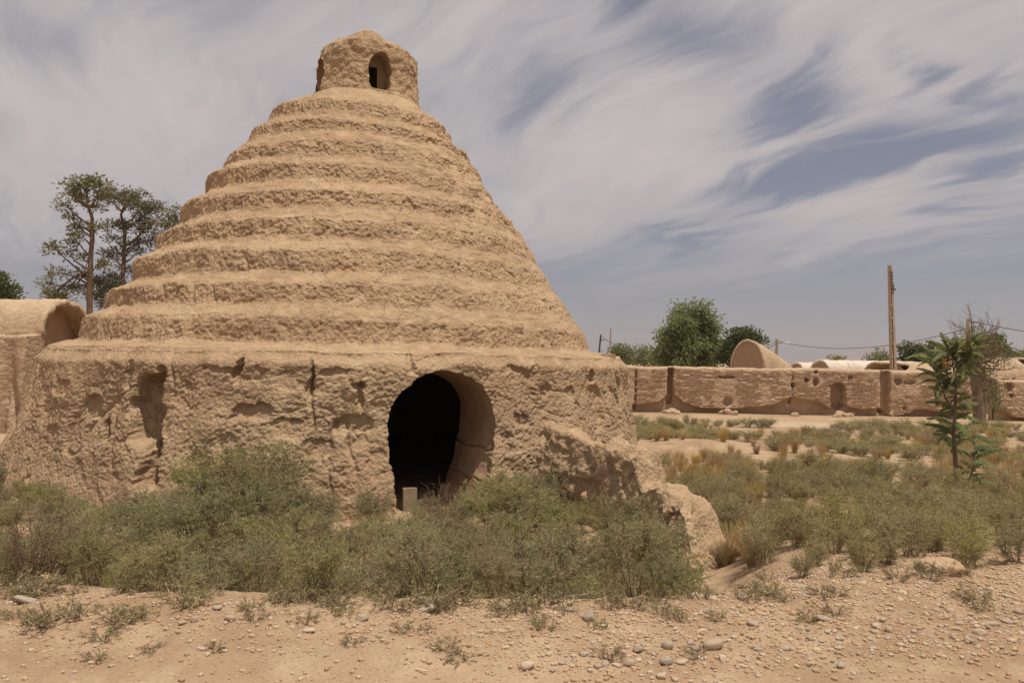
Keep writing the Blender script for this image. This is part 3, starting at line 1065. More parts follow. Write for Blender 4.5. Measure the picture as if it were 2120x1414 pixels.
# ------------------------------------------------------------------ far mud-brick wall
def far_wall(name, x0, x1, y0, ztop, label, undercut, cracks, holes, niches, plaster, n_ind, seed):
    rng = np.random.default_rng(seed)
    zb = FIELD - 0.2
    root = empty(name, ((x0 + x1) / 2, y0, FIELD), label, 'wall')
    org = np.array([(x0 + x1) / 2, y0, FIELD])
    nx = int((x1 - x0) / 0.035)
    X = np.linspace(x0, x1, nx)

    def depth(x, z):
        P = np.stack([x, x * 0 + y0, z], -1)
        d = .05 * fbm(P, 1.6, 3, seed) + .02 * fbm(P, .25, 2, seed + 3)
        zu = np.interp(x, [u[0] for u in undercut], [u[1] for u in undercut]) + .05 * noise(P, .5, seed + 5)
        d = d + .42 * sstep(zu + .04, zu - .04, z)
        for (cx, wd, za, zc, dp) in cracks:
            wob = .06 * noise(P, .3, seed + 9)
            d = d + dp * (1 - sstep(wd * .6, wd, abs(x - cx + wob))) * sstep(za - .05, za + .05, z) * (1 - sstep(zc - .05, zc + .05, z))
        for (cx, cz, hw, hh, dp) in holes:
            e = ((x - cx) / hw) ** 2 + ((z - cz) / hh) ** 2
            d = d + dp * (1 - sstep(.6, 1.3, e + .5 * noise(P, .15, seed + 12)))
        for (cx, zc, hw, dp) in niches:
            ins = (z > FIELD + .30 + .12 * noise(P, .3, seed + 15)) & (abs(x - cx + .05 * noise(P, .25, seed + 16)) < hw) & (z < zc + np.sqrt(np.clip(hw ** 2 - (x - cx) ** 2, 0, None)))
            d = d + dp * ins
        return d

    Z = np.concatenate([np.linspace(zb, ztop - .05, 74)])
    XX, ZZ_ = np.meshgrid(X, Z)
    Dp = depth(XX, ZZ_)
    tn = .06 * fbm(np.stack([X, X * 0, X * 0], -1), 1.5, 4, seed + 21) + .02 * noise(np.stack([X, X * 0, X * 0], -1), .3, seed + 22)
    front = np.stack([XX, y0 + Dp, ZZ_ + tn[None] * sstep(FIELD, ztop, ZZ_)], -1)
    tops = []
    for f in np.linspace(0, 1, 12)[1:]:
        yy = y0 + .04 + f * .62
        P = np.stack([X, X * 0 + yy, X * 0], -1)
        tops.append(np.stack([X, X * 0 + yy, ztop + tn + .05 * math.sin(f * math.pi) + .02 * fbm(P, .3, 3, seed + 4)], -1))
    back = np.stack([X, X * 0 + y0 + .75, X * 0 + zb], -1)
    V = np.concatenate([front, np.stack(tops), back[None]])
    grid_obj('wall_core', V, MUD_FAR, root, False, None, org)
    for e in (0, -1):
        mbk = MB()
        pts = V[:, e]
        c_ = pts.mean(0)
        n_ = len(pts)
        mbk.raw(np.concatenate([pts, [c_]]), [(i, (i + 1) % n_, n_) for i in range(n_)])
        mbk.build('wall_end', MUD_FAR, root, True, org)
    # the bricks, standing proud of their joints
    hc = 0.098
    B = []
    nc = int((ztop - .16 - FIELD) / hc)
    for r in range(nc):
        x = x0 + rng.uniform(0, .2)
        while x < x1 - .3:
            L = rng.uniform(.20, .34)
            cx, cz = x + L / 2, FIELD + .08 + (r + .5) * hc
            x += L + rng.uniform(.008, .02)
            B.append((cx, cz, L))
    B = np.array(B)
    zu = np.interp(B[:, 0], [u[0] for u in undercut], [u[1] for u in undercut])
    dd = depth(B[:, 0], B[:, 1])
    dl_ = depth(B[:, 0] - B[:, 2] * .5, B[:, 1])
    dr_ = depth(B[:, 0] + B[:, 2] * .5, B[:, 1])
    ok = (np.maximum(np.maximum(dd, dl_), dr_) < .17) & (B[:, 1] > zu + .06)
    P = np.stack([B[:, 0], B[:, 0] * 0, B[:, 1] * 1.4], -1)
    ok &= (fbm(P, 1.1, 4, seed + 31, .6) < .22)            # rest is smeared over with mud
    for (a, b, c, e) in plaster:
        ok &= ~((B[:, 0] > a) & (B[:, 0] < b) & (B[:, 1] > c) & (B[:, 1] < e))
    B, dd = B[ok], dd[ok]
    proud = rng.uniform(.008, .034, len(B))
    order = np.argsort(np.where(B[:, 0] < 5.7, 99, 0) + np.hypot(B[:, 0], y0))     # those out in the open first
    meshes = []
    for k in range(6):
        mbk = MB()
        V8 = np.array([(x, y, z) for x in (-.5, .5) for y in (0, 1) for z in (-.5, .5)], float)
        V8 = V8 + rng.normal(0, 1, V8.shape) * np.array([.05, .10, .09])
        mbk.raw(V8, [(0, 1, 3, 2), (4, 6, 7, 5), (0, 4, 5, 1), (0, 2, 6, 4), (1, 5, 7, 3), (2, 3, 7, 6)])
        meshes.append((mbk.data('brick', MUD_FAR, False), V8))
    rest = MB()
    F8 = [(0, 1, 3, 2), (4, 6, 7, 5), (0, 4, 5, 1), (0, 2, 6, 4), (1, 5, 7, 3), (2, 3, 7, 6)]
    for j, i in enumerate(order):
        me, V8 = meshes[rng.integers(6)]
        tz_ = float(np.interp(B[i, 0], X, tn)) * float(sstep(FIELD, ztop, B[i, 1]))
        loc = np.array([B[i, 0], y0 + dd[i] - proud[i], B[i, 1] + tz_])
        sc_ = np.array([B[i, 2], .12, hc * rng.uniform(.74, .88)])
        if j < n_ind:
            o = link('brick', me, root)
            o.location = tuple(loc - org)
            o.scale = tuple(sc_)
            o.rotation_euler = (0, rng.normal(0, .012), 0)
        else:
            rest.raw(V8 * sc_ + loc, F8)
    if rest.n:
        o = rest.build('brickwork', MUD_FAR, root, False, org)
        o['kind'] = 'stuff'
    return root


def wx(px, Y=38.0):
    return (px - 1060) / FPX * Y * 1.0


def wz(px, py, Y=38.0):
    return float(at(px, py, Y)[2])


und = [(1290, 846), (1330, 842), (1365, 838), (1385, 822), (1392, 818), (1400, 824), (1415, 838), (1445, 848), (1480, 852), (1520, 852), (1560, 849), (1600, 845),
       (1622, 834), (1645, 828), (1665, 833), (1690, 836), (1705, 842), (1720, 852), (1745, 842), (1760, 848), (1790, 853), (1830, 850), (1850, 870), (1885, 860),
       (1900, 852), (1950, 858), (2010, 862)]
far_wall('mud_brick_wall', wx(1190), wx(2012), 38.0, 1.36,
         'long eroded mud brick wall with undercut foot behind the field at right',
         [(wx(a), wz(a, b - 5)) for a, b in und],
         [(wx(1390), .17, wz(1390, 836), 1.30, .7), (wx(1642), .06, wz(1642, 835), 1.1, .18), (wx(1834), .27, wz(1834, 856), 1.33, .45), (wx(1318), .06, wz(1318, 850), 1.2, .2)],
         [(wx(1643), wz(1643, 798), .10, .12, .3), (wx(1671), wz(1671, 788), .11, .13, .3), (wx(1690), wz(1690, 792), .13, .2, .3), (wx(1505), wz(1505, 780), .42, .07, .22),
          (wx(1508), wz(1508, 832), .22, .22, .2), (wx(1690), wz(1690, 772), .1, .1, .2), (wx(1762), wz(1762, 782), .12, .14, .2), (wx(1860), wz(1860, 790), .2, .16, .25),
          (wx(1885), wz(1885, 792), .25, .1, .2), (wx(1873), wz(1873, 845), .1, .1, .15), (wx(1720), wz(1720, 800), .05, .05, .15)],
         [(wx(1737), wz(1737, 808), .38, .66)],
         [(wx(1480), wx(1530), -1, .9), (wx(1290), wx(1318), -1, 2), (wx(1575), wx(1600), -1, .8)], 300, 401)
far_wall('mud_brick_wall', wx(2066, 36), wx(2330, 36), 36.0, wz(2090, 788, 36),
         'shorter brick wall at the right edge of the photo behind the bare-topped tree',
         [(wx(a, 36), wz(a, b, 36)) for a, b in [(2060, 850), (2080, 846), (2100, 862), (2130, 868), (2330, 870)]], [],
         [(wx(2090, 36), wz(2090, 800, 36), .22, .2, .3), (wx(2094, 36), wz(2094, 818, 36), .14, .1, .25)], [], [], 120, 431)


# ------------------------------------------------------------------ vaulted houses
def vault(name, p0, ang, length, rad, rise, zfloor, zspring, label, roof_mat, taper=1.0, drop=0.0, hole=None, closed=True, wall_w=0.35, seed=1, recess=.35, ribs=False):
    """barrel-vaulted house: p0 = middle of its near end, ang = direction of its axis"""
    org = np.array([p0[0], p0[1], zfloor])
    root = empty(name, org, label, 'house')
    ax = np.array([math.cos(ang), math.sin(ang)])
    sd = np.array([-ax[1], ax[0]])
    nl, na = max(int(length / .08), 20), 54
    s = np.linspace(0, length, nl)
    a = np.linspace(0, math.pi, na)
    f = s / length
    rr_ = rad * (1 + (taper - 1) * f ** 1.3)
    V = np.zeros((nl, na, 3))
    V[..., 0] = p0[0] + ax[0] * s[:, None] + sd[0] * (rr_[:, None] * np.cos(a))
    V[..., 1] = p0[1] + ax[1] * s[:, None] + sd[1] * (rr_[:, None] * np.cos(a))
    V[..., 2] = zspring - drop * f[:, None] ** 1.2 + (rise * rr_ / rad)[:, None] * np.sin(a)
    dd = .07 * fbm(V, 1.1, 3, seed) + .02 * fbm(V, .2, 2, seed + 1)
    if ribs:
        dd = dd + .032 * np.sin((s[:, None] + .5 * (a - 1.5)) * 2 * math.pi / .30 + 1.5 * noise(V, .8, seed + 3)) * sstep(-.4, .3, noise(V, .9, seed + 4))
    V[..., 2] += dd * np.sin(a)
    V[..., :2] += (dd * np.cos(a))[..., None] * sd
    keepv = None
    if hole:
        (hf, hw, ha, hb) = hole
        fm = (f[:-1, None] + f[1:, None]) / 2
        am = (a[None, :-1] + a[None, 1:]) / 2
        e = ((fm - hf) / hw) ** 2 + ((am - ha) / hb) ** 2 + .6 * noise(V[:-1, :-1], .5, seed + 9)
        keepv = e > 1
    o = grid_obj('vault_roof', V, roof_mat, root, False, keepv, org)
    sol = o.modifiers.new('thickness', 'SOLIDIFY')
    sol.thickness = .16
    sol.offset = 1.0
    # end walls, set back under the vault
    for k, s0 in ((0, recess), (1, length - .05)):
        if k == 1 and taper < .6:
            continue
        ff = s0 / length
        r1 = rad * (1 + (taper - 1) * ff ** 1.3) + .02
        pts = [(-r1, zfloor)] + [(-r1 * math.cos(q), zspring - drop * ff ** 1.2 + rise * r1 / rad * math.sin(q)) for q in np.linspace(0, math.pi, 30)] + [(r1, zfloor)]
        P3 = np.array([(p0[0] + ax[0] * s0 + sd[0] * u, p0[1] + ax[1] * s0 + sd[1] * u, zz_) for u, zz_ in pts])
        rows_ = np.stack([P3 * (1 - q) + np.array([P3[:, 0].mean(), P3[:, 1].mean(), zspring * .4 + zfloor * .6]) * q for q in np.linspace(0, .999, 12)])
        rows_[..., :2] += ax * (.05 * fbm(rows_, .6, 3, seed + 7))[..., None]
        grid_obj('end_wall', rows_, MUD_SMOOTH, root, True, None, org)
    # side walls carrying the vault
    for sgn in (-1, 1):
        q = np.linspace(0, 1, 40)
        s_ = np.linspace(0, length, nl)
        zt_ = zspring - drop * (s_ / length) ** 1.2
        rw_ = rad * (1 + (taper - 1) * (s_ / length) ** 1.3)
        prof_ = []
        for jj in range(46):
            if jj < 36:
                ww, zz_ = wall_w + .10 * (1 - jj / 35), zfloor - .2 + (zt_ - zfloor + .25) * jj / 35
            else:
                h = (jj - 35) / 10
                ww, zz_ = wall_w * (1 - h), zt_ + .05 + .05 * h
            off_ = (rw_ + ww) * sgn
            prof_.append(np.stack([p0[0] + ax[0] * s_ + sd[0] * off_, p0[1] + ax[1] * s_ + sd[1] * off_, zz_ + 0 * s_], -1))
        V2 = np.stack(prof_)
        d2 = .08 * fbm(V2 * np.array([1, 1, .5]), .8, 3, seed + 11) + .02 * fbm(V2, .15, 2, seed + 12)
        ch = 1 - np.abs(noise(V2 * np.array([1, 1, .2]), .6, seed + 14)) * 2
        d2 = d2 - .30 * np.clip(ch, 0, 1) ** 5
        V2[..., :2] += sd * sgn * d2[..., None]
        V2[..., 2] += .04 * fbm(V2, .5, 2, seed + 13)
        grid_obj('wall', V2, MUD_FAR, root, False, None, org)
        for e in (0, -1):
            mbk = MB()
            pts = V2[:, e]
            inner = pts.copy()
            inner[:, :2] = (np.array([p0[0], p0[1]]) + ax * (0 if e == 0 else length) + sd * sgn * rw_[e])[None]
            mbk.grid(np.stack([pts, inner]))
            mbk.build('wall_end', MUD_FAR, root, True, org)
    return root


ZG = -0.36
vault('vaulted_house', (-12.0, 21.55), math.pi - .05, 9.0, 1.02, .92, ZG, 1.98, 'ribbed mud barrel-vaulted house at the left edge behind the icehouse', MUD_ROOF, wall_w=.75, seed=511, ribs=True, recess=.5)
# beyond the brick wall
p = at(1546, 735, 45)
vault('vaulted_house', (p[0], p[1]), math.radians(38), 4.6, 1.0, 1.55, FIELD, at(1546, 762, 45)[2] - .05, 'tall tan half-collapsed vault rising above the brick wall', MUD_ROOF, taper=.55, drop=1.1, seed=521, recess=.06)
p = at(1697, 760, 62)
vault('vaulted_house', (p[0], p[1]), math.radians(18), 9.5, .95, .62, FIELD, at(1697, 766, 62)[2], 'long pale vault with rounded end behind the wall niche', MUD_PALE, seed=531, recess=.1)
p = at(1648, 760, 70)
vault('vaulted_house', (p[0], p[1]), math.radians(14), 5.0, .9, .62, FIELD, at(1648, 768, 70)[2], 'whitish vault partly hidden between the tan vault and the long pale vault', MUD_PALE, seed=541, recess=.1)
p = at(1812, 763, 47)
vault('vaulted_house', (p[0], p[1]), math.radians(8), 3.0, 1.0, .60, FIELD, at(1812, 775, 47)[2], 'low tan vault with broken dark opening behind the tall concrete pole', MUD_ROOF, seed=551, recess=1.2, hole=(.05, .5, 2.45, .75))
p = at(2010, 765, 43)
vault('vaulted_house', (p[0], p[1]), math.radians(6), 7.0, 1.15, .95, FIELD, at(2010, 782, 43)[2], 'broad tan vault with a broken hole at the right edge', MUD_ROOF, seed=561, recess=.6, hole=(.42, .10, 2.2, .5))


# ------------------------------------------------------------------ trees
def limb(mb, a, b, r0, r1, rng, sag=0.0, sides=5, m=0, wob=.06):
    a, b = np.asarray(a, float), np.asarray(b, float)
    L = np.linalg.norm(b - a)
    t = np.linspace(0, 1, 7)[:, None]
    off = rng.normal(0, 1, 3) * L * wob
    off2 = rng.normal(0, 1, 3) * L * wob * .5
    P = a * (1 - t) + b * t + np.sin(t * math.pi) * off + np.sin(t * 2 * math.pi) * off2
    P[:, 2] -= np.sin(t[:, 0] * math.pi) * sag * L
    mb.tube(P, np.linspace(r0, r1, 7), sides, m)


def tree(name, label, Y, base, trunk, blobs, leafm, barkm, leaf, clump, nclump, nleaf, droop=0.0, tr=.16, seed=1, depth=1.0, group=None, limbs=2, cat='tree', flat=1.0):
    """trunk: pixel points (px,py) at depth Y; blobs: (px,py,rx,ry) crown masses"""
    rng = np.random.default_rng(seed)
    T = [np.array(base, float)] + [at(a, b, Y) + np.array([0, rng.normal(0, .1), 0]) for a, b in trunk]
    org = T[0]
    root = empty(name, org, label, cat, group)
    mt = MB()
    s = np.linspace(0, len(T) - 1, 10 * (len(T) - 1) + 1)
    TP = np.stack([np.interp(s, np.arange(len(T)), np.array(T)[:, i]) for i in range(3)], 1)
    TP[:, :2] += .05 * np.stack([noise(TP, 1.0, seed), noise(TP, 1.0, seed + 1)], -1)
    mt.tube(TP, np.linspace(tr, tr * .28, len(TP)) * (1 + .5 * np.exp(-np.arange(len(TP)) / 2.0)), 9)
    ml = MB()
    k = Y / FPX
    for (bx, by, rx, ry) in blobs:
        c = at(bx, by, Y)
        rx_, ry_ = rx * k, ry * k
        c = c + np.array([0, rng.uniform(-1, 1) * rx_ * .8 * depth, 0])
        # limb from the trunk
        cand = TP[(TP[:, 2] < c[2] - .15 * ry_) & (np.arange(len(TP)) > len(TP) * .25)]
        a = cand[np.argmin(np.linalg.norm(cand - c, axis=1) + 1.0 * np.abs(cand[:, 2] - (c[2] - .8 * np.hypot(c[0] - cand[:, 0], c[1] - cand[:, 1]))))] if len(cand) else TP[len(TP) // 3]
        limb(mt, a, c, tr * .38, tr * .12, rng)
        n_ = max(int(nclump * rx * ry / 400.0), 3)
        dr = rdir(n_, rng)
        rad = rng.uniform(.35, 1, n_) ** .6
        cc = c + dr * rad[:, None] * np.array([rx_, rx_ * depth, ry_])
        for q in cc[::max(1, len(cc) // (3 * limbs))]:
            limb(mt, c + (a - c) * .15, q, tr * .13, tr * .04, rng, sides=3)
        sz = clump * rng.uniform(.6, 1.3, n_)
        base_ = np.repeat(cc, nleaf, 0)
        spread = np.clip(rng.normal(0, 1, (len(base_), 3)), -1.7, 1.7) * np.repeat(sz, nleaf)[:, None] * np.array([1, 1, .62 * flat + droop])
        pos = base_ + spread
        D = spread + rng.normal(0, .4, spread.shape) * clump
        D[:, 2] += clump * (.5 - 2.6 * droop)
        leaves(ml, pos, D, rdir(len(pos), rng), leaf[0] * rng.uniform(.6, 1.3, len(pos)), leaf[1] * rng.uniform(.7, 1.3, len(pos)))
    mt.build('trunk', barkm, root, True, org)
    ml.build('crown', leafm, root, False, org)
    return root


def gbase(px, Y):
    x = ray(px, 750)[0] * Y
    return (x, Y, tz(x, Y) - .1)


PG = 'pines behind the icehouse'
tree('pine_tree', 'tall slender pine with bare trunk at left of the pair behind the icehouse', 58, gbase(184, 58), [(186, 640), (188, 560), (189, 490), (193, 455), (184, 425), (178, 392)],
     [(165, 384, 26, 9), (198, 386, 22, 10), (182, 374, 24, 6), (143, 402, 16, 8), (214, 408, 14, 12), (140, 428, 12, 9), (160, 412, 16, 8), (200, 425, 12, 9), (148, 450, 10, 9),
      (160, 470, 16, 9), (165, 492, 15, 7), (113, 512, 16, 8), (140, 524, 12, 8), (150, 500, 8, 8), (208, 470, 14, 8), (172, 535, 10, 8), (116, 568, 13, 9), (100, 586, 12, 7), (160, 566, 14, 7),
      (112, 606, 18, 9), (95, 625, 14, 10), (140, 598, 13, 9), (130, 625, 20, 10), (165, 600, 14, 8), (215, 545, 14, 9)],
     PINE_LEAF, BARK, (.30, .095), .27, 16, 42, seed=61, tr=.24, group=None, depth=.8)
tree('pine_tree', 'broad-topped pine with forked trunk beside the stepped cone', 60, gbase(252, 60), [(253, 640), (255, 590), (257, 540), (259, 480), (252, 445), (262, 415)],
     [(250, 402, 26, 9), (280, 405, 22, 9), (300, 430, 24, 9), (268, 425, 26, 9), (230, 418, 14, 10), (318, 432, 20, 10), (322, 462, 18, 8), (290, 455, 22, 9), (238, 465, 16, 8), (262, 468, 14, 8),
      (300, 478, 20, 8), (318, 495, 16, 8), (230, 492, 12, 8), (285, 500, 18, 8), (225, 530, 16, 8), (240, 520, 10, 8), (262, 505, 10, 8), (290, 520, 15, 8), (226, 580, 20, 14), (250, 600, 20, 14), (212, 610, 22, 14), (232, 625, 26, 14), (270, 560, 12, 10), (205, 585, 15, 12)],
     PINE_LEAF, BARK, (.30, .095), .27, 16, 42, seed=62, tr=.23, depth=.8)
tree('pine_tree', 'pine mostly hidden behind the stepped cone, only its left boughs showing', 64, gbase(372, 64), [(370, 620), (366, 540), (362, 470), (364, 445)],
     [(362, 442, 16, 8), (350, 455, 18, 8), (340, 470, 14, 8), (376, 470, 18, 9), (350, 488, 14, 8), (380, 500, 18, 9), (400, 480, 20, 9)], PINE_LEAF, BARK, (.30, .095), .27, 16, 42, seed=63, tr=.22, depth=.8)
tree('pine_tree', 'dark tree cut off by the left edge above the vaulted house', 50, gbase(-14, 50), [(-12, 640), (-10, 600), (-8, 575)],
     [(-4, 578, 18, 12), (8, 596, 14, 9), (14, 612, 18, 10), (-12, 610, 22, 16), (10, 630, 24, 10), (-20, 590, 16, 14)], DARK_LEAF, BARK, (.26, .12), .25, 20, 42, seed=64, tr=.2, depth=.9)
# low trees and trees behind the wall
tree('willow_tree', 'large bright green feathery tree behind the brick wall', 58, gbase(1415, 58), [(1415, 740), (1418, 700), (1425, 665)],
     [(1412, 652, 17, 16), (1404, 680, 26, 24), (1456, 652, 12, 18), (1450, 690, 26, 26), (1428, 675, 16, 18), (1382, 705, 18, 20), (1420, 715, 34, 24), (1460, 725, 22, 26), (1376, 740, 22, 16), (1410, 748, 34, 12), (1450, 750, 28, 12), (1475, 680, 9, 16), (1440, 640, 9, 10), (1476, 712, 8, 20)],
     WILLOW_LEAF, GREY_BARK, (.30, .11), .28, 22, 60, droop=.35, seed=71, tr=.3)
tree('leafy_tree', 'dark green tree standing just left of the tall tan vault', 56, gbase(1525, 56), [(1525, 745), (1530, 715)],
     [(1538, 690, 18, 9), (1560, 694, 9, 12), (1512, 700, 10, 13), (1540, 710, 26, 15), (1502, 722, 12, 16), (1525, 735, 30, 18), (1498, 745, 14, 14), (1576, 708, 7, 7), (1555, 725, 18, 16), (1575, 735, 14, 16)],
     DARK_LEAF, GREY_BARK, (.20, .13), .24, 24, 50, seed=72, tr=.25)
tree('leafy_tree', 'hazy green tree behind the two thin leaning poles', 90, gbase(1285, 90), [(1285, 745), (1287, 730)],
     [(1280, 728, 18, 12), (1300, 738, 16, 12), (1268, 740, 10, 12), (1310, 745, 14, 10), (1285, 748, 26, 8)], OLIVE_LEAF, GREY_BARK, (.28, .17), .4, 26, 50, seed=73, tr=.25)
tree('leafy_tree', 'small green tree between the hazy tree and the feathery tree', 80, gbase(1334, 80), [(1334, 748), (1335, 735)],
     [(1334, 730, 12, 10), (1326, 742, 12, 10), (1342, 745, 12, 10), (1358, 748, 10, 8)], OLIVE_LEAF, GREY_BARK, (.25, .17), .35, 26, 50, seed=74, tr=.2)
tree('leafy_tree', 'small round tree top showing above the long pale vault', 95, gbase(1732, 95), [(1732, 750)], [(1730, 743, 10, 4), (1736, 748, 10, 5)], OLIVE_LEAF, GREY_BARK, (.3, .14), .3, 40, 40, seed=75, tr=.2)
tree('leafy_tree', 'pale green tree just left of the tall concrete pole behind vaults', 85, gbase(1820, 85), [(1820, 755), (1822, 740)], [(1806, 744, 10, 7), (1832, 738, 12, 8), (1848, 748, 9, 9), (1818, 750, 20, 7)],
     OLIVE_LEAF, GREY_BARK, (.26, .17), .32, 26, 50, seed=76, tr=.2)
tree('leafy_tree', 'rounded dark green tree between the concrete pole and the sapling', 70, gbase(1908, 70), [(1908, 755), (1908, 735)],
     [(1880, 720, 12, 8), (1905, 728, 20, 11), (1932, 735, 14, 12), (1888, 745, 20, 12), (1920, 752, 26, 12), (1875, 750, 10, 10)], DARK_LEAF, GREY_BARK, (.28, .17), .28, 26, 50, seed=77, tr=.25)
tree('leafy_tree', 'olive green tree behind the bare dead branches', 66, gbase(2065, 66), [(2065, 745), (2062, 720)],
     [(2060, 712, 14, 14), (2075, 730, 16, 16), (2050, 735, 14, 14), (2090, 742, 10, 10), (2060, 750, 26, 10)], OLIVE_LEAF, GREY_BARK, (.28, .17), .28, 26, 50, seed=78, tr=.22)
tree('leafy_tree', 'green tree cut off by the right edge near the horizon', 75, gbase(2125, 75), [(2125, 750)], [(2118, 742, 12, 10), (2132, 735, 14, 12), (2125, 752, 18, 8)], OLIVE_LEAF, GREY_BARK, (.28, .17), .3, 26, 50, seed=79, tr=.2)


# the half-dead tree beside the track
def dead_tree():
    rng = np.random.default_rng(81)
    b = on_ground(2026, 888)
    Y = b[1]
    root = empty('dead_tree', b, 'half-dead tree with thick brown trunk and bare spreading branches by the track', 'tree')
    mt = MB()
    P = np.array([b - (0, 0, .1)] + [at(x, y, Y) for x, y in [(2028, 860), (2026, 820), (2018, 790), (2020, 760), (2026, 735)]])
    s = np.linspace(0, len(P) - 1, 40)
    TP = np.stack([np.interp(s, np.arange(len(P)), P[:, i]) for i in range(3)], 1)
    mt.tube(TP, np.linspace(.27, .13, 40) * (1 + .12 * noise(TP, .3, 82)), 10)
    mt.build('trunk', GREY_BARK, root, True, b)
    mbr = MB()
    tips = [(2004, 690), (1990, 700), (2012, 672), (2022, 662), (2030, 680), (2040, 690), (2060, 688), (2078, 676), (2068, 700), (2050, 715), (2086, 720), (1995, 725), (2100, 745), (2096, 765), (1998, 780)]
    for (x, y) in tips:
        e = at(x, y, Y) + np.array([0, rng.uniform(-1.2, 1.2), 0])
        a = TP[rng.integers(26, 40)]
        limb(mbr, a, e, .06, .015, rng, sides=5, wob=.10)
        for _ in range(7):
            f = rng.uniform(.35, 1)
            q = a * (1 - f) + e * f
            e2 = q + (e - a) * rng.uniform(.1, .25) + rng.normal(0, .22, 3) + np.array([0, 0, .18])
            limb(mbr, q, e2, .016, .006, rng, sides=3, wob=.1)
            for _ in range(3):
                limb(mbr, (q + e2) / 2, e2 + rng.normal(0, .16, 3) + np.array([0, 0, .1]), .008, .004, rng, sides=3, wob=.1)
    mbr.build('branches', BROWN_TWIG, root, True, b)
    ml = MB()
    for (x, y, r, n_) in [(2048, 790, .30, 260), (2060, 806, .35, 300), (2050, 822, .35, 260), (2066, 836, .25, 200), (2040, 770, .3, 150), (2030, 740, .5, 420), (2016, 755, .4, 320), (2045, 728, .45, 320), (2060, 745, .4, 300), (2030, 715, .4, 200)]:
        c = at(x, y, Y)
        pos = c + rng.normal(0, r * .6, (n_, 3))
        leaves(ml, pos, rdir(n_, rng) - [0, 0, .4], rdir(n_, rng), .10, .04)
    ml.build('leaves', OLIVE_LEAF, root, False, b)


dead_tree()


# the young tree of heaven in the field
def sapling():
    rng = np.random.default_rng(91)
    b = on_ground(1984, 1034)
    Y = b[1]
    root = empty('sapling', b, 'young tree with long drooping feather-shaped leaves standing in the field at right', 'tree')
    mt = MB()
    def pl(pts):
        P = np.array([at(x, y, Y) + np.array([0, dy, 0]) for x, y, dy in pts])
        s = np.linspace(0, len(P) - 1, 8 * (len(P) - 1) + 1)
        return np.stack([np.interp(s, np.arange(len(P)), P[:, i]) for i in range(3)], 1)
    main = pl([(1984, 1036, 0), (1981, 1000, 0), (1978, 960, 0), (1977, 900, .05), (1978, 840, 0), (1976, 790, -.05), (1972, 750, 0), (1970, 722, 0)])
    mt.tube(main, np.linspace(.050, .010, len(main)), 8)
    fork = pl([(1988, 1034, 0), (1998, 1005, -.05), (2006, 975, -.1), (2008, 940, -.15)])
    mt.tube(fork, np.linspace(.022, .010, len(fork)), 6)
    b2 = pl([(1978, 860, 0), (1964, 825, .1), (1952, 785, .15), (1946, 735, .2)])
    mt.tube(b2, np.linspace(.02, .007, len(b2)), 6)
    b3 = pl([(1977, 800, 0), (1990, 770, -.1), (2000, 735, -.12), (2002, 705, -.15)])
    mt.tube(b3, np.linspace(.018, .006, len(b3)), 6)
    mt.build('trunk', GREY_BARK, root, True, b)
    # one feather-shaped leaf: a curved rib with pairs of hanging leaflets
    fronds = []
    for k in range(5):
        mb = MB()
        L = 1.0
        t = np.linspace(0, 1, 12)
        sag = .42 + .14 * rng.uniform(-1, 1)
        P = np.stack([t * L * .92, .05 * np.sin(t * 3 + k), .42 * t - sag * 1.7 * t ** 2], -1)
        mb.tube(P, np.linspace(.012, .004, 12), 4, 1)
        tt = np.linspace(.16, 1, 15)
        C = np.stack([np.interp(tt, t, P[:, i]) for i in range(3)], 1)
        for sgn in (-1, 1):
            D = np.stack([.40 + 0 * tt, sgn * (.55 + 0 * tt), -.95 - .3 * tt], -1) + rng.normal(0, .12, (15, 3))
            N = np.stack([0 * tt + .25, sgn * .6 + 0 * tt, .75 + 0 * tt], -1) + rng.normal(0, .1, (15, 3))
            leaves(mb, C, D, N, .27 * np.sin(.5 + tt * 2.2) * rng.uniform(.85, 1.15, 15), .088)
        fronds.append(mb.data('leaf', [SAPLING_LEAF, TWIG], False))
    def put(p, yaw, pitch, sc_):
        sc_ *= .74
        o = link('leaf', fronds[rng.integers(5)], root)
        o.location = tuple(np.asarray(p) - b)
        o.rotation_euler = (rng.normal(0, .15), -pitch, yaw)
        o.scale = (sc_, sc_, sc_)
    # leaves along the stems: short and crowded in the crown, long and spreading below
    def along(line, f0, f1, n_, s0, s1, p0, p1):
        yaw = rng.uniform(0, 6)
        for f in np.linspace(f0, f1, n_):
            p = line[int(round(f * (len(line) - 1)))] + rng.normal(0, .02, 3)
            yaw += 2.4
            put(p, yaw + rng.normal(0, .6), rng.uniform(p0 - .3, p1 + .2), rng.uniform(s0 * .7, s1 * 1.1))
    along(main, .58, .82, 24, .36, .50, .0, .9)
    along(main, .82, 1.0, 34, .50, .66, .2, 1.2)
    along(b2, .40, 1.0, 34, .40, .58, .1, 1.1)
    along(b3, .40, 1.0, 36, .40, .58, .1, 1.1)
    along(main, .33, .58, 22, .42, .66, -.1, .7)
    along(fork, .40, 1.0, 16, .42, .62, .2, .7)
    for (x, y, yaw) in [(1976, 880, 3.2), (1976, 896, 3.0), (2004, 905, .15), (2007, 930, -.1), (2006, 945, .1), (1980, 850, .3), (1979, 845, 2.9)]:
        put(at(x, y, Y), yaw, rng.uniform(.2, .5), .70)
    mb = MB()
    for (x, y) in [(1984, 717), (1946, 752)]:
        c = at(x, y, Y) - np.array([0, .25, 0])
        n_ = 70
        pos = c + rng.normal(0, .055, (n_, 3))
        leaves(mb, pos, rdir(n_, rng), rdir(n_, rng), .045, .02)
    sc_o = mb.build('seed_cluster', plain_mat('orange_seeds', (.42, .22, .07), .8, .2, 20), root, False, b)
    sc_o['kind'] = 'stuff'


sapling()


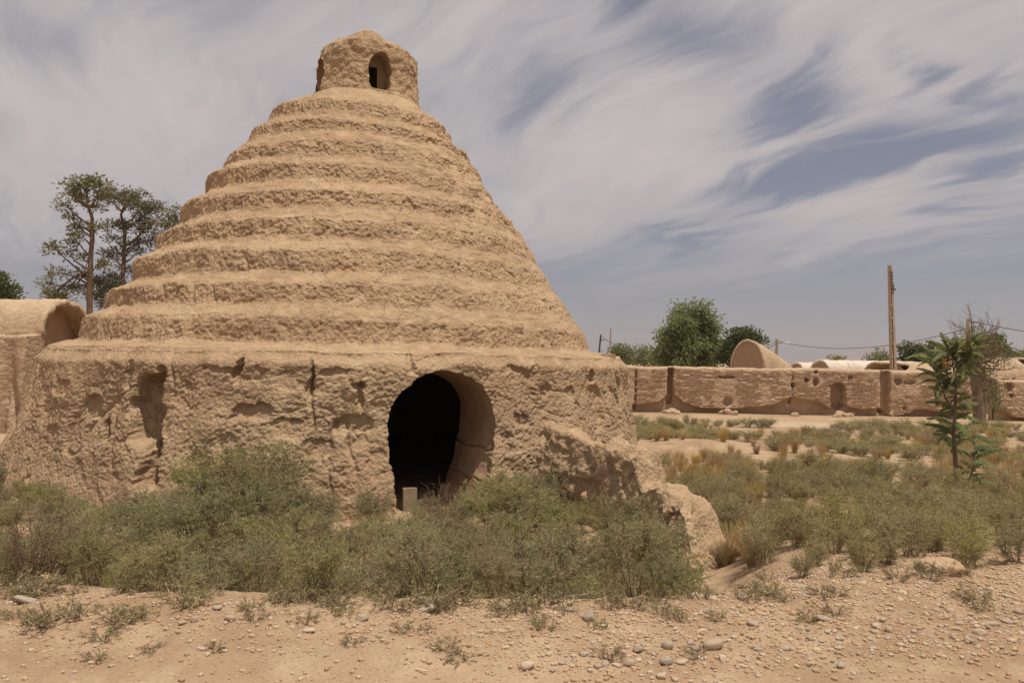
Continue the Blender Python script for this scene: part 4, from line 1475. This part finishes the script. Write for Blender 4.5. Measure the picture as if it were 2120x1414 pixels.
# ------------------------------------------------------------------ poles and wires
def pole_main():
    b = on_ground(1852, 861)
    Y = b[1]
    top = at(1842, 550, Y)
    root = empty('utility_pole', b, 'tall tan concrete utility pole with step rungs in front of the brick wall', 'pole')
    H = top[2] - b[2]
    lean = (top - b)[:2] / H
    def P(x, y, z):
        return np.array([x + lean[0] * z, y + lean[1] * z, z])
    def flange(cx0, cx1, w0, w1, d0, d1, name, z0=-.3, zt=H):
        mb = MB()
        V = []
        for z, cx_, w_, d_ in ((z0, cx0, w0, d0), (zt, cx1, w1, d1)):
            V.append([P(cx_ - w_ / 2, -d_ / 2, z), P(cx_ + w_ / 2, -d_ / 2, z), P(cx_ + w_ / 2, d_ / 2, z), P(cx_ - w_ / 2, d_ / 2, z)])
        n_ = 24
        rows_ = np.stack([np.array(V[0]) * (1 - f) + np.array(V[1]) * f for f in np.linspace(0, 1, n_)])
        mb.grid(rows_, 0, True)
        mb.raw(rows_[-1], [(0, 1, 2, 3)])
        o = mb.build(name, CONCRETE, root, False)
        m_ = o.modifiers.new('bevel', 'BEVEL'); m_.width = .012; m_.segments = 1; m_.limit_method = 'ANGLE'
    flange(.085, .04, .14, .085, .32, .2, 'flange')
    flange(-.10, -.05, .06, .04, .32, .2, 'flange')
    flange(-.027, -.016, .10, .05, .10, .08, 'web')
    for i, z in enumerate(np.arange(.35, H - 1.4, .62)):
        mb = MB()
        f = z / H
        c = P(-.055 * (1 - f) - .025 * f, -.12 * (1 - f) - .08 * f, z)
        mb.box(c, (.16 * (1 - f) + .08 * f, .10, .07))
        mb.build('rung', CONCRETE, root, False)
    mb = MB()
    for z in np.arange(H - 1.3, H - .2, .16):
        f = z / H
        mb.box(P(.03, -.12, z), (.13, .03, .04))
    mb.build('dark_notch_bar', STEEL, root, False)  # solid dark bars stand in for shaded step notches; nothing is recessed
    mb = MB()
    mb.box(P(.115, -.02, H - 1.35), (.05, .06, .95))
    mb.build('bracket', STEEL, root, False)
    mb = MB()
    mb.tube([P(.12, -.03, H - 1.15), P(.22, -.03, H - 1.15)], [.045, .05], 8, 0, True)
    mb.build('insulator', STEEL, root, True)


pole_main()


def thin_pole(label, x0, y0, x1, y1, Y, r, mat, parts=None, sq=False):
    a, t = at(x0, y0, Y), at(x1, y1, Y)
    d = (t - a) / (t[2] - a[2])
    base = a + d * (FIELD - a[2])
    root = empty('utility_pole', base, label, 'pole')
    mb = MB()
    mb.tube([base + d * f * (t[2] - base[2]) for f in np.linspace(0, 1, 8)], np.linspace(r * 1.25, r * .85, 8), 4 if sq else 8, 0, True)
    mb.build('shaft', mat, root, not sq, base)
    if parts:
        parts(root, base, t, Y)
    return root, t


def bkt(root, base, t, Y):
    mb = MB()
    mb.box(t + np.array([.10, 0, -.42]), (.22, .08, .08))
    mb.build('bracket', STEEL, root, False, base)


def lamp(root, base, t, Y):
    mb = MB()
    a = t + np.array([.04, 0, -.45])
    mb.tube([a, a + np.array([.25, -.1, .10]), a + np.array([.55, -.2, .14])], [.03, .025, .02], 6)
    la = mb.build('lamp_arm', STEEL, root, True, base)
    mb = MB()
    c = a + np.array([.78, -.26, .12])
    u = np.linspace(0, math.pi, 9)
    V = np.stack([np.stack([c[0] + .3 * np.cos(u), c[1] + .10 * np.sin(u) * math.cos(q), c[2] + .07 * np.sin(u) * math.sin(q)], -1) for q in np.linspace(0, 2 * math.pi, 12, endpoint=False)])
    mb.grid(V.transpose(1, 0, 2), 0, True)
    mb.build('lamp_head', LAMP, la, True, base)


def arm(root, base, t, Y):
    mb = MB()
    mb.box(t + np.array([.28, 0, -.22]), (.62, .07, .07))
    mb.build('crossarm', STEEL, root, False, base)


_, tA = thin_pole('dark thin leaning pole at left of the pair beside the icehouse', 1239, 742, 1244, 693, 62, .075, STEEL, bkt)
_, tB = thin_pole('thin straight tan pole at right of the pair beside the icehouse', 1262, 742, 1265, 680, 66, .07, CONCRETE, None, True)
_, tC = thin_pole('concrete pole with small street lamp right of the tan vault', 1608, 745, 1608, 702, 72, .16, CONCRETE, lamp, True)
_, tD = thin_pole('concrete pole with short crossarm rising behind the sapling', 2003, 760, 2004, 660, 50, .16, CONCRETE, arm, True)


def wire(label, a, b, sag, r=.022):
    t = np.linspace(0, 1, 40)[:, None]
    P = np.asarray(a) * (1 - t) + np.asarray(b) * t
    P[:, 2] -= sag * 4 * (t * (1 - t))[:, 0]
    mb = MB()
    mb.tube(P, r, 5)
    o = mb.build('power_line', CABLE, None, True, P[0])
    o.location = tuple(P[0])
    tag(o, label, 'cable')


wire('short cable dropping from the dark leaning pole to the trees', tA + (0, 0, -.12), at(1345, 742, 78), .3)
wire('long sagging black cable between the street lamp pole and the crossarm pole', tC + (0.05, -.1, -.2), tD + (.45, 0, -.45), 1.0)
wire('black cable running from the crossarm pole out at the right edge', tD + (.5, 0, -.2), at(2300, 698, 46), .25)
wire('upper cable from the street lamp pole behind the tan vault', tC + (-.05, 0, -.2), at(1500, 752, 80), .2)
wire('lower cable from the street lamp pole behind the tan vault', tC + (-.05, 0, -.42), at(1500, 762, 80), .2)


# ------------------------------------------------------------------ shrubs
def shrub_mesh(seed, h, wdt, nstem, ntwig, nleaf, leafL, leafW, lean=.8, leafm=SHRUB_LEAF, twigm=TWIG, joined=False, bare=.12, f0=.22):
    rng = np.random.default_rng(seed)
    ms, ml = MB(), MB()
    C, D = [], []
    for i in range(nstem):
        az_ = i * 2.4 + rng.normal(0, .4)
        ln_ = lean * math.sqrt(rng.uniform(.02, 1))
        L = h * rng.uniform(.75, 1.2)
        hd = np.array([math.cos(az_), math.sin(az_), 0])
        end = hd * wdt * ln_ * rng.uniform(.7, 1.1) + np.array([0, 0, L * (1 - .35 * ln_ ** 2)])
        t = np.linspace(0, 1, 7)[:, None]
        P = hd * .05 + end * t + np.array([0, 0, 1]) * (np.sin(t * math.pi) * .12 * L) + np.sin(t * 5 + rng.uniform(0, 6)) * .03 * rng.normal(0, 1, 3)
        ms.tube(P, np.linspace(.006, .002, 7), 3, 0)
        for j in range(ntwig):
            f = rng.uniform(f0, 1)
            q = np.array([np.interp(f, t[:, 0], P[:, k]) for k in range(3)])
            d = rng.normal(0, 1, 3) * .8 + hd * .5 + np.array([0, 0, .55])
            d /= np.linalg.norm(d)
            TL_ = h * rng.uniform(.14, .34)
            t3 = np.linspace(0, 1, 4)[:, None]
            Q = q + d * TL_ * t3 + np.array([0, 0, -.10]) * TL_ * t3 ** 2 + rng.normal(0, .006, (4, 3))
            ms.tube(Q, np.linspace(.0028, .001, 4), 3, 0)
            if rng.uniform() < bare:
                continue
            g = rng.uniform(.1, 1.05, nleaf)
            c = np.stack([np.interp(g, t3[:, 0], Q[:, k]) for k in range(3)], 1) + rng.normal(0, .008, (nleaf, 3))
            C.append(c)
            D.append(rng.normal(0, 1, (nleaf, 3)) + d * .7 + np.array([0, 0, .25]))
    C, D = np.concatenate(C), np.concatenate(D)
    leaves(ml, C, D, rdir(len(C), rng), leafL * rng.uniform(.6, 1.3, len(C)), leafW * rng.uniform(.7, 1.3, len(C)))
    if joined:
        k = MB()
        k.v, k.f, k.m, k.n = list(ms.v), list(ms.f), [m * 0 + 1 for m in ms.m], ms.n
        for V, F in zip(ml.v, ml.f):
            k.raw(V, F - F.min(), 0)
        return k.data('plant', [leafm, twigm], False)
    return ms.data('stems', twigm, True), ml.data('foliage', leafm, False)


def poisson(n_try, sample, mind, rng):
    pts = []
    for _ in range(n_try):
        q = sample(rng)
        if q is None:
            continue
        m_ = mind(q) if callable(mind) else mind
        if all((q[0] - p_[0]) ** 2 + (q[1] - p_[1]) ** 2 > m_ ** 2 for p_ in pts):
            pts.append(q)
    return pts


SHR = [shrub_mesh(300 + k, .66 + .04 * k, .52, 24, 17, 17, .038, .0115, bare=.08 + .03 * k, f0=.42) for k in range(6)]
rng = np.random.default_rng(33)


def wall_dist(x, y):
    return math.hypot(x - CX, y - CY) - float(wall_r(-.5))


DOORP = at(905, 1050, 12.3)


def s_front(rng):
    x, y = rng.uniform(-9.5, 2.2), rng.uniform(5.2, 17)
    c = float(crest(np.array([x]))[0])
    if y < c + .06 or wall_dist(x, y) < .22:
        return None
    # in sight of the photograph, and left of the buttress
    px = 1060 + x / y * FPX
    if px < -160 or px > 1452 - (y - 6) * 30:
        return None
    if y > 14 and x > -8:
        return None
    bx = np.interp(y, [BT[-1, 1], BT[0, 1]], [BT[-1, 0], BT[0, 0]])
    if y > BT[-1, 1] - .2 and x > bx - .45:
        return None
    return (x, y)


pts = poisson(6000, s_front, .50, rng)[:290]
for i, (x, y) in enumerate(pts):
    z = tz(x, y)
    root = empty('thorn_shrub', (x, y, z - .02), 'grey-green feathery thorn shrub in the thicket at the foot of the icehouse', 'shrub', 'thorn shrubs in front of the icehouse')
    root.rotation_euler = (rng.normal(0, .08), rng.normal(0, .08), rng.uniform(0, 6.28))
    c = float(crest(np.array([x]))[0])
    sc_ = rng.uniform(.60, 1.08)
    sc_ *= float(np.interp(y - c, [.05, .3, .8, 3.0], [.38, .58, .80, .90]))
    px = 1060 + x / y * FPX
    if px < 260 and y > 8:
        sc_ *= .68
    if 380 < px < 580 and y > 9.5:
        sc_ *= 1.45
    if 560 < px < 800 and y > 9:
        sc_ *= .80
    if 800 < px < 1010 and y > 8.6:
        sc_ *= .66
    root.scale = (sc_ * rng.uniform(.95, 1.2), sc_ * rng.uniform(.95, 1.2), sc_)
    st, fo = SHR[rng.integers(6)]
    link('stems', st, root)
    link('foliage', fo, root)

DRY_AT = pts[::11]
# dry brown brush: against the wall, and below the buttress
DRYB = shrub_mesh(390, .85, .55, 26, 16, 4, .03, .007, leafm=leaf_mat('withered_leaf', (.22, .15, .085), (.29, .20, .115), None, .25), twigm=BROWN_TWIG, bare=.5)
for (x, y) in DRY_AT:
    x, y = x + .22, y - .12
    if y < float(crest(np.array([x]))[0]) + .3 or x / y * FPX + 1060 > 1330:
        continue
    root = empty('dry_bush', (x, y, tz(x, y) - .02), 'brown dried-out bush tangled among the green thicket', 'bush', 'dried bushes in the thicket')
    root.rotation_euler = (0, 0, rng.uniform(0, 6.28))
    root.scale = (rng.uniform(.6, .85),) * 3
    link('stems', DRYB[0], root)
    link('foliage', DRYB[1], root)
for (px, py, Y, sc_, lab) in [(500, 1010, 10.9, 1.0, 'brown withered bush against the wall left of the doorway'), (1385, 1120, 9.7, .9, 'brown withered bush leaning on the low buttress wall')]:
    p = at(px, py, Y)
    root = empty('dry_bush', (p[0], p[1], tz(p[0], p[1])), lab, 'bush')
    root.scale = (sc_,) * 3
    link('stems', DRYB[0], root)
    link('foliage', DRYB[1], root)

HERB = [shrub_mesh(330 + k, .62, .30, 24, 13, 11, .036, .008, lean=.75, leafm=HERB_LEAF, joined=True, bare=.12) for k in range(6)]


def s_right(rng):
    x, y = rng.uniform(1.5, 12), rng.uniform(5.4, 17)
    c = float(crest(np.array([x]))[0])
    if y < c + .5:
        return None
    px = 1060 + x / y * FPX
    pz = tz(x, y)
    py = 750 + (1.65 - pz) / y * FPX
    if px > 2400 or px < 1340:
        return None
    bx = np.interp(y, [BT[-1, 1], BT[0, 1]], [BT[-1, 0], BT[0, 0]])
    if x < bx + .55 and y > BT[-1, 1] - .4:
        return None
    if px < 1575 and py > 1115:
        return None
    if px < 1480 and py > 1050:
        return None
    dens = float(fbm(np.array([[x, y, 0.]]), 2.2, 2, 9)[0])
    if dens < -.16:
        return None
    if py < 1010 and dens < -.05 + (1010 - py) * .004:
        return None
    if math.hypot(px - 1950, py - 1195) < 60 or (px > 1930 and py < 1035) or (px < 1525 and py < 1020):
        return None
    return (x, y)


pts = poisson(4600, s_right, .34, rng)[:290]
for (x, y) in pts:
    o = link('field_herb', HERB[rng.integers(6)])
    o.location = (x, y, tz(x, y) - .02)
    px = 1060 + x / y * FPX
    s_ = y - float(crest(np.array([x]))[0])
    sc_ = rng.uniform(.42, .95) * float(np.interp(s_, [.4, 1.5, 4], [.45, .7, .92]))
    o.scale = (sc_ * 1.25, sc_ * 1.25, sc_)
    o.rotation_euler = (rng.normal(0, .1), rng.normal(0, .1), rng.uniform(0, 6.28))
    tag(o, 'olive green bushy herb growing among others in the field at right', 'herb', 'green herbs in the right-hand field')


def s_far(rng):
    x, y = rng.uniform(2.8, 26), rng.uniform(15, 33.5)
    px = 1060 + x / y * FPX
    if px > 2200 or px < 1300 or wall_dist(x, y) < .4:
        return None
    dens = float(fbm(np.array([[x, y, 0.]]), 3.0, 2, 19)[0])
    if dens < -.12 or (31.5 < y):
        return None
    if math.hypot((x - 4.9) / 1.9, (y - 22.3) / 1.6) < 1:
        return None
    return (x, y)


pts = poisson(4200, s_far, .42, rng)[:290]
for (x, y) in pts:
    o = link('scrub_tuft', HERB[rng.integers(6)])
    o.location = (x, y, tz(x, y) - .02)
    sc_ = rng.uniform(.30, .85)
    o.scale = (sc_ * 1.6, sc_ * 1.6, sc_ * .7)
    o.rotation_euler = (0, 0, rng.uniform(0, 6.28))
    tag(o, 'low scattered green tuft on the bare ground before the brick wall', 'plant', 'scattered tufts before the brick wall')


def tuft_mesh(seed, h, n, spread, width, mats, m_leaf=0):
    rng = np.random.default_rng(seed)
    mb = MB()
    for k in range(n):
        a = rng.uniform(0, 6.28)
        r0 = rng.uniform(0, .06)
        b = np.array([math.cos(a) * r0, math.sin(a) * r0, 0])
        tip = b + np.array([math.cos(a) * spread * rng.uniform(.2, 1), math.sin(a) * spread * rng.uniform(.2, 1), h * rng.uniform(.5, 1)])
        mid = (b + tip) / 2 + np.array([0, 0, .12 * h])
        s = np.array([-math.sin(a), math.cos(a), 0]) * width
        mb.raw([b - s, b + s, mid + s * .8, mid - s * .8, tip + s * .2, tip - s * .2], [(0, 1, 2, 3), (3, 2, 4, 5)])
    return mb.data('tuft', mats, False)


DRYT = [tuft_mesh(350 + k, .48, 130, .26, .004, DRY_LEAF) for k in range(4)]
zones = [(1500, 1130, 1580, 1190, 10), (1375, 955, 1525, 1020, 60), (1940, 945, 2140, 1035, 75), (1520, 1120, 1600, 1165, 8), (1850, 880, 2100, 950, 40), (1480, 900, 1850, 1000, 60), (1330, 876, 1500, 915, 22), (1500, 1000, 2100, 1120, 16)]
for (x0, y0, x1, y1, n_) in zones:
    for _ in range(n_):
        p = on_ground(rng.uniform(x0, x1), rng.uniform(y0, y1))
        if wall_dist(p[0], p[1]) < .3:
            continue
        o = link('dry_grass_tuft', DRYT[rng.integers(4)])
        o.location = (p[0], p[1], tz(p[0], p[1]) - .01)
        sc_ = rng.uniform(.5, 1.0)
        o.scale = (sc_ * 1.1, sc_ * 1.1, sc_)
        o.rotation_euler = (0, 0, rng.uniform(0, 6.28))
        tag(o, 'dry straw-coloured grass tuft in the field at right', 'grass tuft', 'dry grass tufts in the right-hand field')

# tiny weeds on the bank
WEED = [shrub_mesh(370 + k, .13, .16, 12, 7, 9, .016, .006, lean=1.0, leafm=WEED_LEAF, joined=True, bare=.15) for k in range(4)]
wpx = [(110, 1290, 1.5), (80, 1300, 1.2), (160, 1275, 1.1), (25, 1275, .9), (385, 1262, 1.5), (400, 1255, 1.1), (250, 1290, 1.4), (280, 1285, 1.2), (215, 1320, 1.0), (315, 1345, .7), (520, 1270, .9), (530, 1285, .8), (575, 1240, .9), (710, 1262, 1.0),
       (640, 1285, .8), (835, 1305, .8), (880, 1302, .6), (925, 1345, .9), (950, 1365, .8), (728, 1330, .7), (1040, 1278, .9), (1100, 1268, .7), (1115, 1290, .7), (1130, 1305, .9), (1168, 1270, .7), (1262, 1264, .8), (1312, 1258, .6), (1370, 1270, 1.1),
       (1400, 1288, 1.0), (1240, 1298, .7), (1265, 1370, .9), (1440, 1370, .8), (1485, 1285, .8), (1560, 1225, 1.0), (1700, 1240, 1.0), (1730, 1235, .9), (1670, 1285, 1.0), (1725, 1270, .9), (2010, 1240, 1.3), (2030, 1255, 1.0), (1590, 1200, 1.3), (1740, 1195, 1.5), (1920, 1200, 1.4), (1980, 1195, 1.3), (1860, 1205, 1.2), (200, 1360, .8), (445, 1345, .6), (850, 1205, 1.6), (770, 1215, 1.4), (690, 1215, 1.0)]
for _ in range(46):
    x = rng.uniform(-3.9, 1.9)
    y = float(crest(np.array([x]))[0]) + rng.uniform(-.10, .12)
    o = link('small_weed', WEED[rng.integers(4)])
    o.location = (x, y, tz(x, y) - .004)
    sc_ = rng.uniform(.35, .8)
    o.scale = (sc_ * 1.2, sc_ * 1.2, sc_)
    o.rotation_euler = (0, 0, rng.uniform(0, 6.28))
    tag(o, 'low weed on the crest of the bank where the thicket begins', 'weed', 'low weeds along the crest of the bank')
for (px, py, sc_) in wpx:
    p = on_ground(px, py)
    o = link('small_weed', WEED[rng.integers(4)])
    o.location = (p[0], p[1], tz(p[0], p[1]) - .004)
    sc_ *= .5
    o.scale = (sc_ * 1.15, sc_ * 1.15, sc_)
    o.rotation_euler = (0, 0, rng.uniform(0, 6.28))
    tag(o, 'tiny yellow-green weed rooted in the bare bank of the road', 'weed', 'small weeds on the road bank')


# ------------------------------------------------------------------ stones
def ico(sub):
    import bmesh
    bm = bmesh.new()
    bmesh.ops.create_icosphere(bm, subdivisions=sub, radius=1.0)
    V = np.array([v_.co[:] for v_ in bm.verts])
    F = np.array([[v_.index for v_ in f_.verts] for f_ in bm.faces])
    bm.free()
    return V, F


V3, F3 = ico(3)
STN = []
for k in range(9):
    d = 1 + .20 * noise(V3 + k * 7, 1.0, 700 + k) + .10 * noise(V3 + k * 7, .5, 720 + k) + .03 * noise(V3 + k * 7, .2, 740 + k)
    V = V3 * d[:, None] * np.array([1, .78, .55])
    if k % 3 == 2:      # flatter, more angular
        V = np.sign(V) * np.abs(V) ** .8 * np.array([1, .9, .7])
    if k % 2:           # broken, blunt-edged
        pr = np.random.default_rng(780 + k)
        for n_ in rdir(13, pr):
            h_ = V @ n_
            lim = pr.uniform(.62, .9) * np.abs(V @ n_).max()
            V = V - np.where(h_ > lim, h_ - lim, 0)[:, None] * n_
    STN.append(mesh_data('stone', V, [F3], STONE))


def put_stone(x, y, r, label, group=None, mesh=None, sink=.25, name='stone', scl=(1, 1, 1), mat=None, rz=None):
    o = link(name, STN[rng.integers(9)] if mesh is None else STN[mesh])
    o.location = (x, y, tz(x, y) + r * .55 * scl[2] * (1 - 2 * sink) + .0)
    o.scale = (r * scl[0], r * scl[1], r * scl[2])
    o.rotation_euler = (rng.normal(0, .18), rng.normal(0, .18), rng.uniform(0, 6.28) if rz is None else rz)
    return tag(o, label, 'stone', group)


big = [(803, 1180, 15, 'whitish rounded stone at the bank edge below the doorway bushes', 3, (1, 1, 1.35)), (750, 1276, 15, 'brown angular stone on the bank left of the flat dark-sided stone', 5, (1, 1, 1.2)),
       (885, 1260, 20, 'flat oval stone half sunk in the bank near the middle', 0, (1, 1, .7)), (1220, 1281, 15, 'round pitted stone alone on the bank right of middle', 1, (1, 1.2, 1.4)),
       (1090, 1389, 17, 'pale smooth stone at the bottom edge, middle of the road', 6, (1, 1, 1)), (1382, 1354, 13, 'upright bluish-grey oval cobble in the stone row', 4, (1, .9, 1.4)),
       (1477, 1348, 23, 'largest tan cobble, tilted, in the stone row on the road edge', 0, (1, .8, .9)), (1378, 1383, 16, 'tan blunt cobble below the bluish-grey one', 7, (1, 1, 1.1)),
       (1370, 1410, 12, 'pale stone cut by the bottom edge right of middle', 1, (1, 1, 1)), (60, 1248, 31, 'long flat slab of stone at the left edge of the bank', 2, (1, .5, .45)),
       (402, 1296, 9, 'small upright grey stone on the left bank', 3, (1, 1, 1.4)), (476, 1294, 11, 'pale lumpy stone right of the small upright grey one', 8, (1, 1, 1.2)),
       (640, 1304, 13, 'flat grey stone on the left-middle bank', 2, (1, .8, .6)), (1704, 1286, 21, 'flat light grey double-lobed stone in the right bank', 6, (1, .6, .5)),
       (2050, 1288, 20, 'flat greyish stone near the right edge of the bank', 0, (1, .6, .6)), (1656, 1218, 16, 'flat pale stone on the crest of the right bank', 4, (1, .6, .55))]
taken = []
for (px, py, r, lab, mi, scl) in big:
    p = on_ground(px, py)
    rm = r / FPX * p[1]
    put_stone(p[0], p[1], rm, lab, None, mi, .2, scl=scl, rz=rng.normal(0, .3))
    taken.append((p[0], p[1], rm))
# the earth boulder among the herbs
p = on_ground(1950, 1192)
mb = MB()
Vr = V3 * (1 + .22 * noise(V3 + 3, .9, 771) + .10 * (.5 - worley(V3 + 3, .4, 772)))[:, None] * np.array([.19, .14, .085])
mb.raw(Vr, F3)
o = link('earth_boulder', mb.data('earth_boulder', MUD))
o.location = (p[0], p[1], tz(p[0], p[1]) + .03)
tag(o, 'low rounded lump of dried earth among herbs at lower right', 'boulder')


def stone_density(px, py):
    """how thickly stones lie, by place on the bank (given by where the spot is seen)"""
    base_ = .07 + .5 * sstep(900, 1300, px)
    row = np.exp(-((py - np.interp(px, [1000, 1300, 1500, 1800, 2120], [1400, 1375, 1345, 1300, 1275])) / 26.0) ** 2) * sstep(1050, 1280, px)
    road = 1 - .93 * sstep(8, 40, py - np.interp(px, [0, 700, 1000, 1300, 1500, 1800, 2120], [1310, 1310, 1340, 1385, 1375, 1335, 1320]))
    return base_ * road + .9 * row


rng = np.random.default_rng(44)
cand = []
while len(cand) < 284:
    x, y = rng.uniform(-3.8, 5.4), rng.uniform(3.9, 7.4)
    px = 1060 + x / y * FPX
    py = 750 + (1.65 - tz(x, y)) / y * FPX
    if px < -20 or px > 2140 or py > 1425 or y > float(crest(np.array([x]))[0]) + (.05 if x < 1.9 else .6):
        continue
    if rng.uniform() > stone_density(px, py):
        continue
    r = .011 + .014 * rng.pareto(3.0)
    rowy = np.interp(px, [1000, 1300, 1500, 1800, 2120], [1400, 1375, 1345, 1300, 1275])
    r = min(r * (1 + .7 * math.exp(-((py - rowy) / 26.0) ** 2) * (px > 1050)), .042)
    if any((x - a) ** 2 + (y - b_) ** 2 < (r + c) ** 2 for a, b_, c in taken):
        continue
    taken.append((x, y, r))
    cand.append((x, y, r))
for (x, y, r) in cand:
    put_stone(x, y, r, 'small rounded river stone among others on the gravelly road bank', 'loose stones on the road bank', None, rng.uniform(.2, .45), scl=(1, 1, rng.uniform(.7, 1.2)))

# the finer gravel and clods
V1, F1 = ico(1)
gvs, gfs, cnt = [], [], 0
proto = [V1 * (1 + .3 * noise(V1 + k * 5, .8, 800 + k))[:, None] * np.array([1, .8, .6]) for k in range(8)]
n_want = 30000
xs_, ys_ = rng.uniform(-4.2, 6.2, n_want * 6), rng.uniform(3.6, 8.5, n_want * 6)
zs_ = terrain(xs_, ys_)
pxs_, pys_ = 1060 + xs_ / ys_ * FPX, 750 + (1.65 - zs_) / ys_ * FPX
cr_ = crest(xs_)
ok = (pxs_ > -30) & (pxs_ < 2150) & (pys_ < 1440) & (ys_ < cr_ + np.where(xs_ < 1.35, .1, 2.2))
dn = stone_density(pxs_, pys_) + .45 * np.exp(-((ys_ - cr_ + .35) / .5) ** 2) + .06
ok &= rng.uniform(0, 1, len(xs_)) < dn * 1.3
idx = np.nonzero(ok)[0][:n_want]
for i in idx:
    r = .004 + .006 * rng.pareto(2.6)
    r = min(r, .020)
    a = rng.uniform(0, 6.28)
    ca, sa = math.cos(a), math.sin(a)
    V = proto[rng.integers(8)] * r
    V = np.stack([V[:, 0] * ca - V[:, 1] * sa, V[:, 0] * sa + V[:, 1] * ca, V[:, 2]], -1)
    gvs.append(V + (xs_[i], ys_[i], zs_[i] + r * .2))
    gfs.append(F1 + cnt)
    cnt += len(V)
gr = link('gravel', mesh_data('gravel', np.concatenate(gvs), [np.concatenate(gfs)], GRAVEL, None, False))
tag(gr, 'fine gravel and clods strewn over the road bank', None, None, 'stuff')

# rubble at the foot of the far wall
rub = [(1390, 848, 8), (1380, 850, 6), (1402, 852, 6), (1495, 848, 6), (1508, 843, 8), (1520, 848, 6), (1500, 853, 6), (1515, 855, 5), (1645, 845, 6), (1740, 852, 8), (1750, 858, 6), (1730, 855, 5), (1760, 853, 6)]
for i, (px, py, r) in enumerate(rub):
    p = at(px, py, 37.7 - .25 * (i % 3))
    mb_ = STN[i % 9]
    o = link('rubble_lump', mesh_data('rubble_lump', Vr / np.array([.19, .14, .085]), [F3], MUD_FAR) if i == 0 else bpy.data.objects['rubble_lump'].data)
    rm = r / FPX * 37.7 * 1.3
    o.location = (p[0], p[1], tz(p[0], p[1]) + rm * .2)
    o.scale = (rm * 1.2, rm, rm * .8)
    o.rotation_euler = (rng.normal(0, .3), rng.normal(0, .3), rng.uniform(0, 6))
    tag(o, 'fallen lump of mud brick at the foot of the long wall', 'rubble', 'fallen lumps along the brick wall')

# dry stalks
def stalk(label, pts, r):
    P = np.array([np.array(on_ground(px, py)) + (0, 0, h) for px, py, h in pts])
    s = np.linspace(0, len(P) - 1, 16)
    P = np.stack([np.interp(s, np.arange(len(P)), P[:, i]) for i in range(3)], 1)
    mb = MB()
    mb.tube(P, r, 4)
    o = mb.build('dry_stalk', STRAW, None, True, P[0])
    o.location = tuple(P[0])
    tag(o, label, 'straw')


stalk('pale straw lying on the earth at lower left', [(72, 1358, .012), (110, 1348, .014)], .0035)
stalk('pale straw at the bottom edge right of the small weeds', [(860, 1388, .012), (885, 1394, .012)], .004)
stalk('thin straw on the bank below the thicket', [(435, 1302, .012), (455, 1290, .015)], .003)
p0_ = at(122, 1232, 5.2)
mb = MB()
P = np.array([at(125, 1234, 5.15), at(108, 1226, 5.15), at(95, 1212, 5.2), at(92, 1200, 5.2), at(98, 1192, 5.22)])
s = np.linspace(0, 4, 24)
P = np.stack([np.interp(s, np.arange(5), P[:, i]) for i in range(3)], 1)
mb.tube(P, np.linspace(.005, .003, 24), 5)
rg = np.random.default_rng(5)
hc_ = P[-3] + rg.normal(0, .012, (90, 3))
leaves(mb, hc_, rdir(90, rg) - [0, 0, .3], rdir(90, rg), .035, .004)
o = mb.build('dry_stalk', STRAW, None, False, P[0])
o.location = tuple(P[0])
tag(o, 'curved dry seed stalk with tufted head at the left front of the thicket', 'straw')

# ------------------------------------------------------------------ air
hz_m = bpy.data.materials.new('haze')
hz_m.use_nodes = True
ht = NT(hz_m.node_tree)
pv = ht.n('ShaderNodeVolumePrincipled', {'Color': (0.86, 0.82, 0.86, 1), 'Density': 0.00022, 'Anisotropy': 0.2})
ho = ht.n('ShaderNodeOutputMaterial')
ht.link(pv.outputs[0], ho.inputs['Volume'])
mb = MB()
mb.box((0, 3500, 110), (14500, 8200, 240))
o = mb.build('haze', hz_m, None, False)
tag(o, 'thin dusty haze over the plain', None, None, 'stuff')
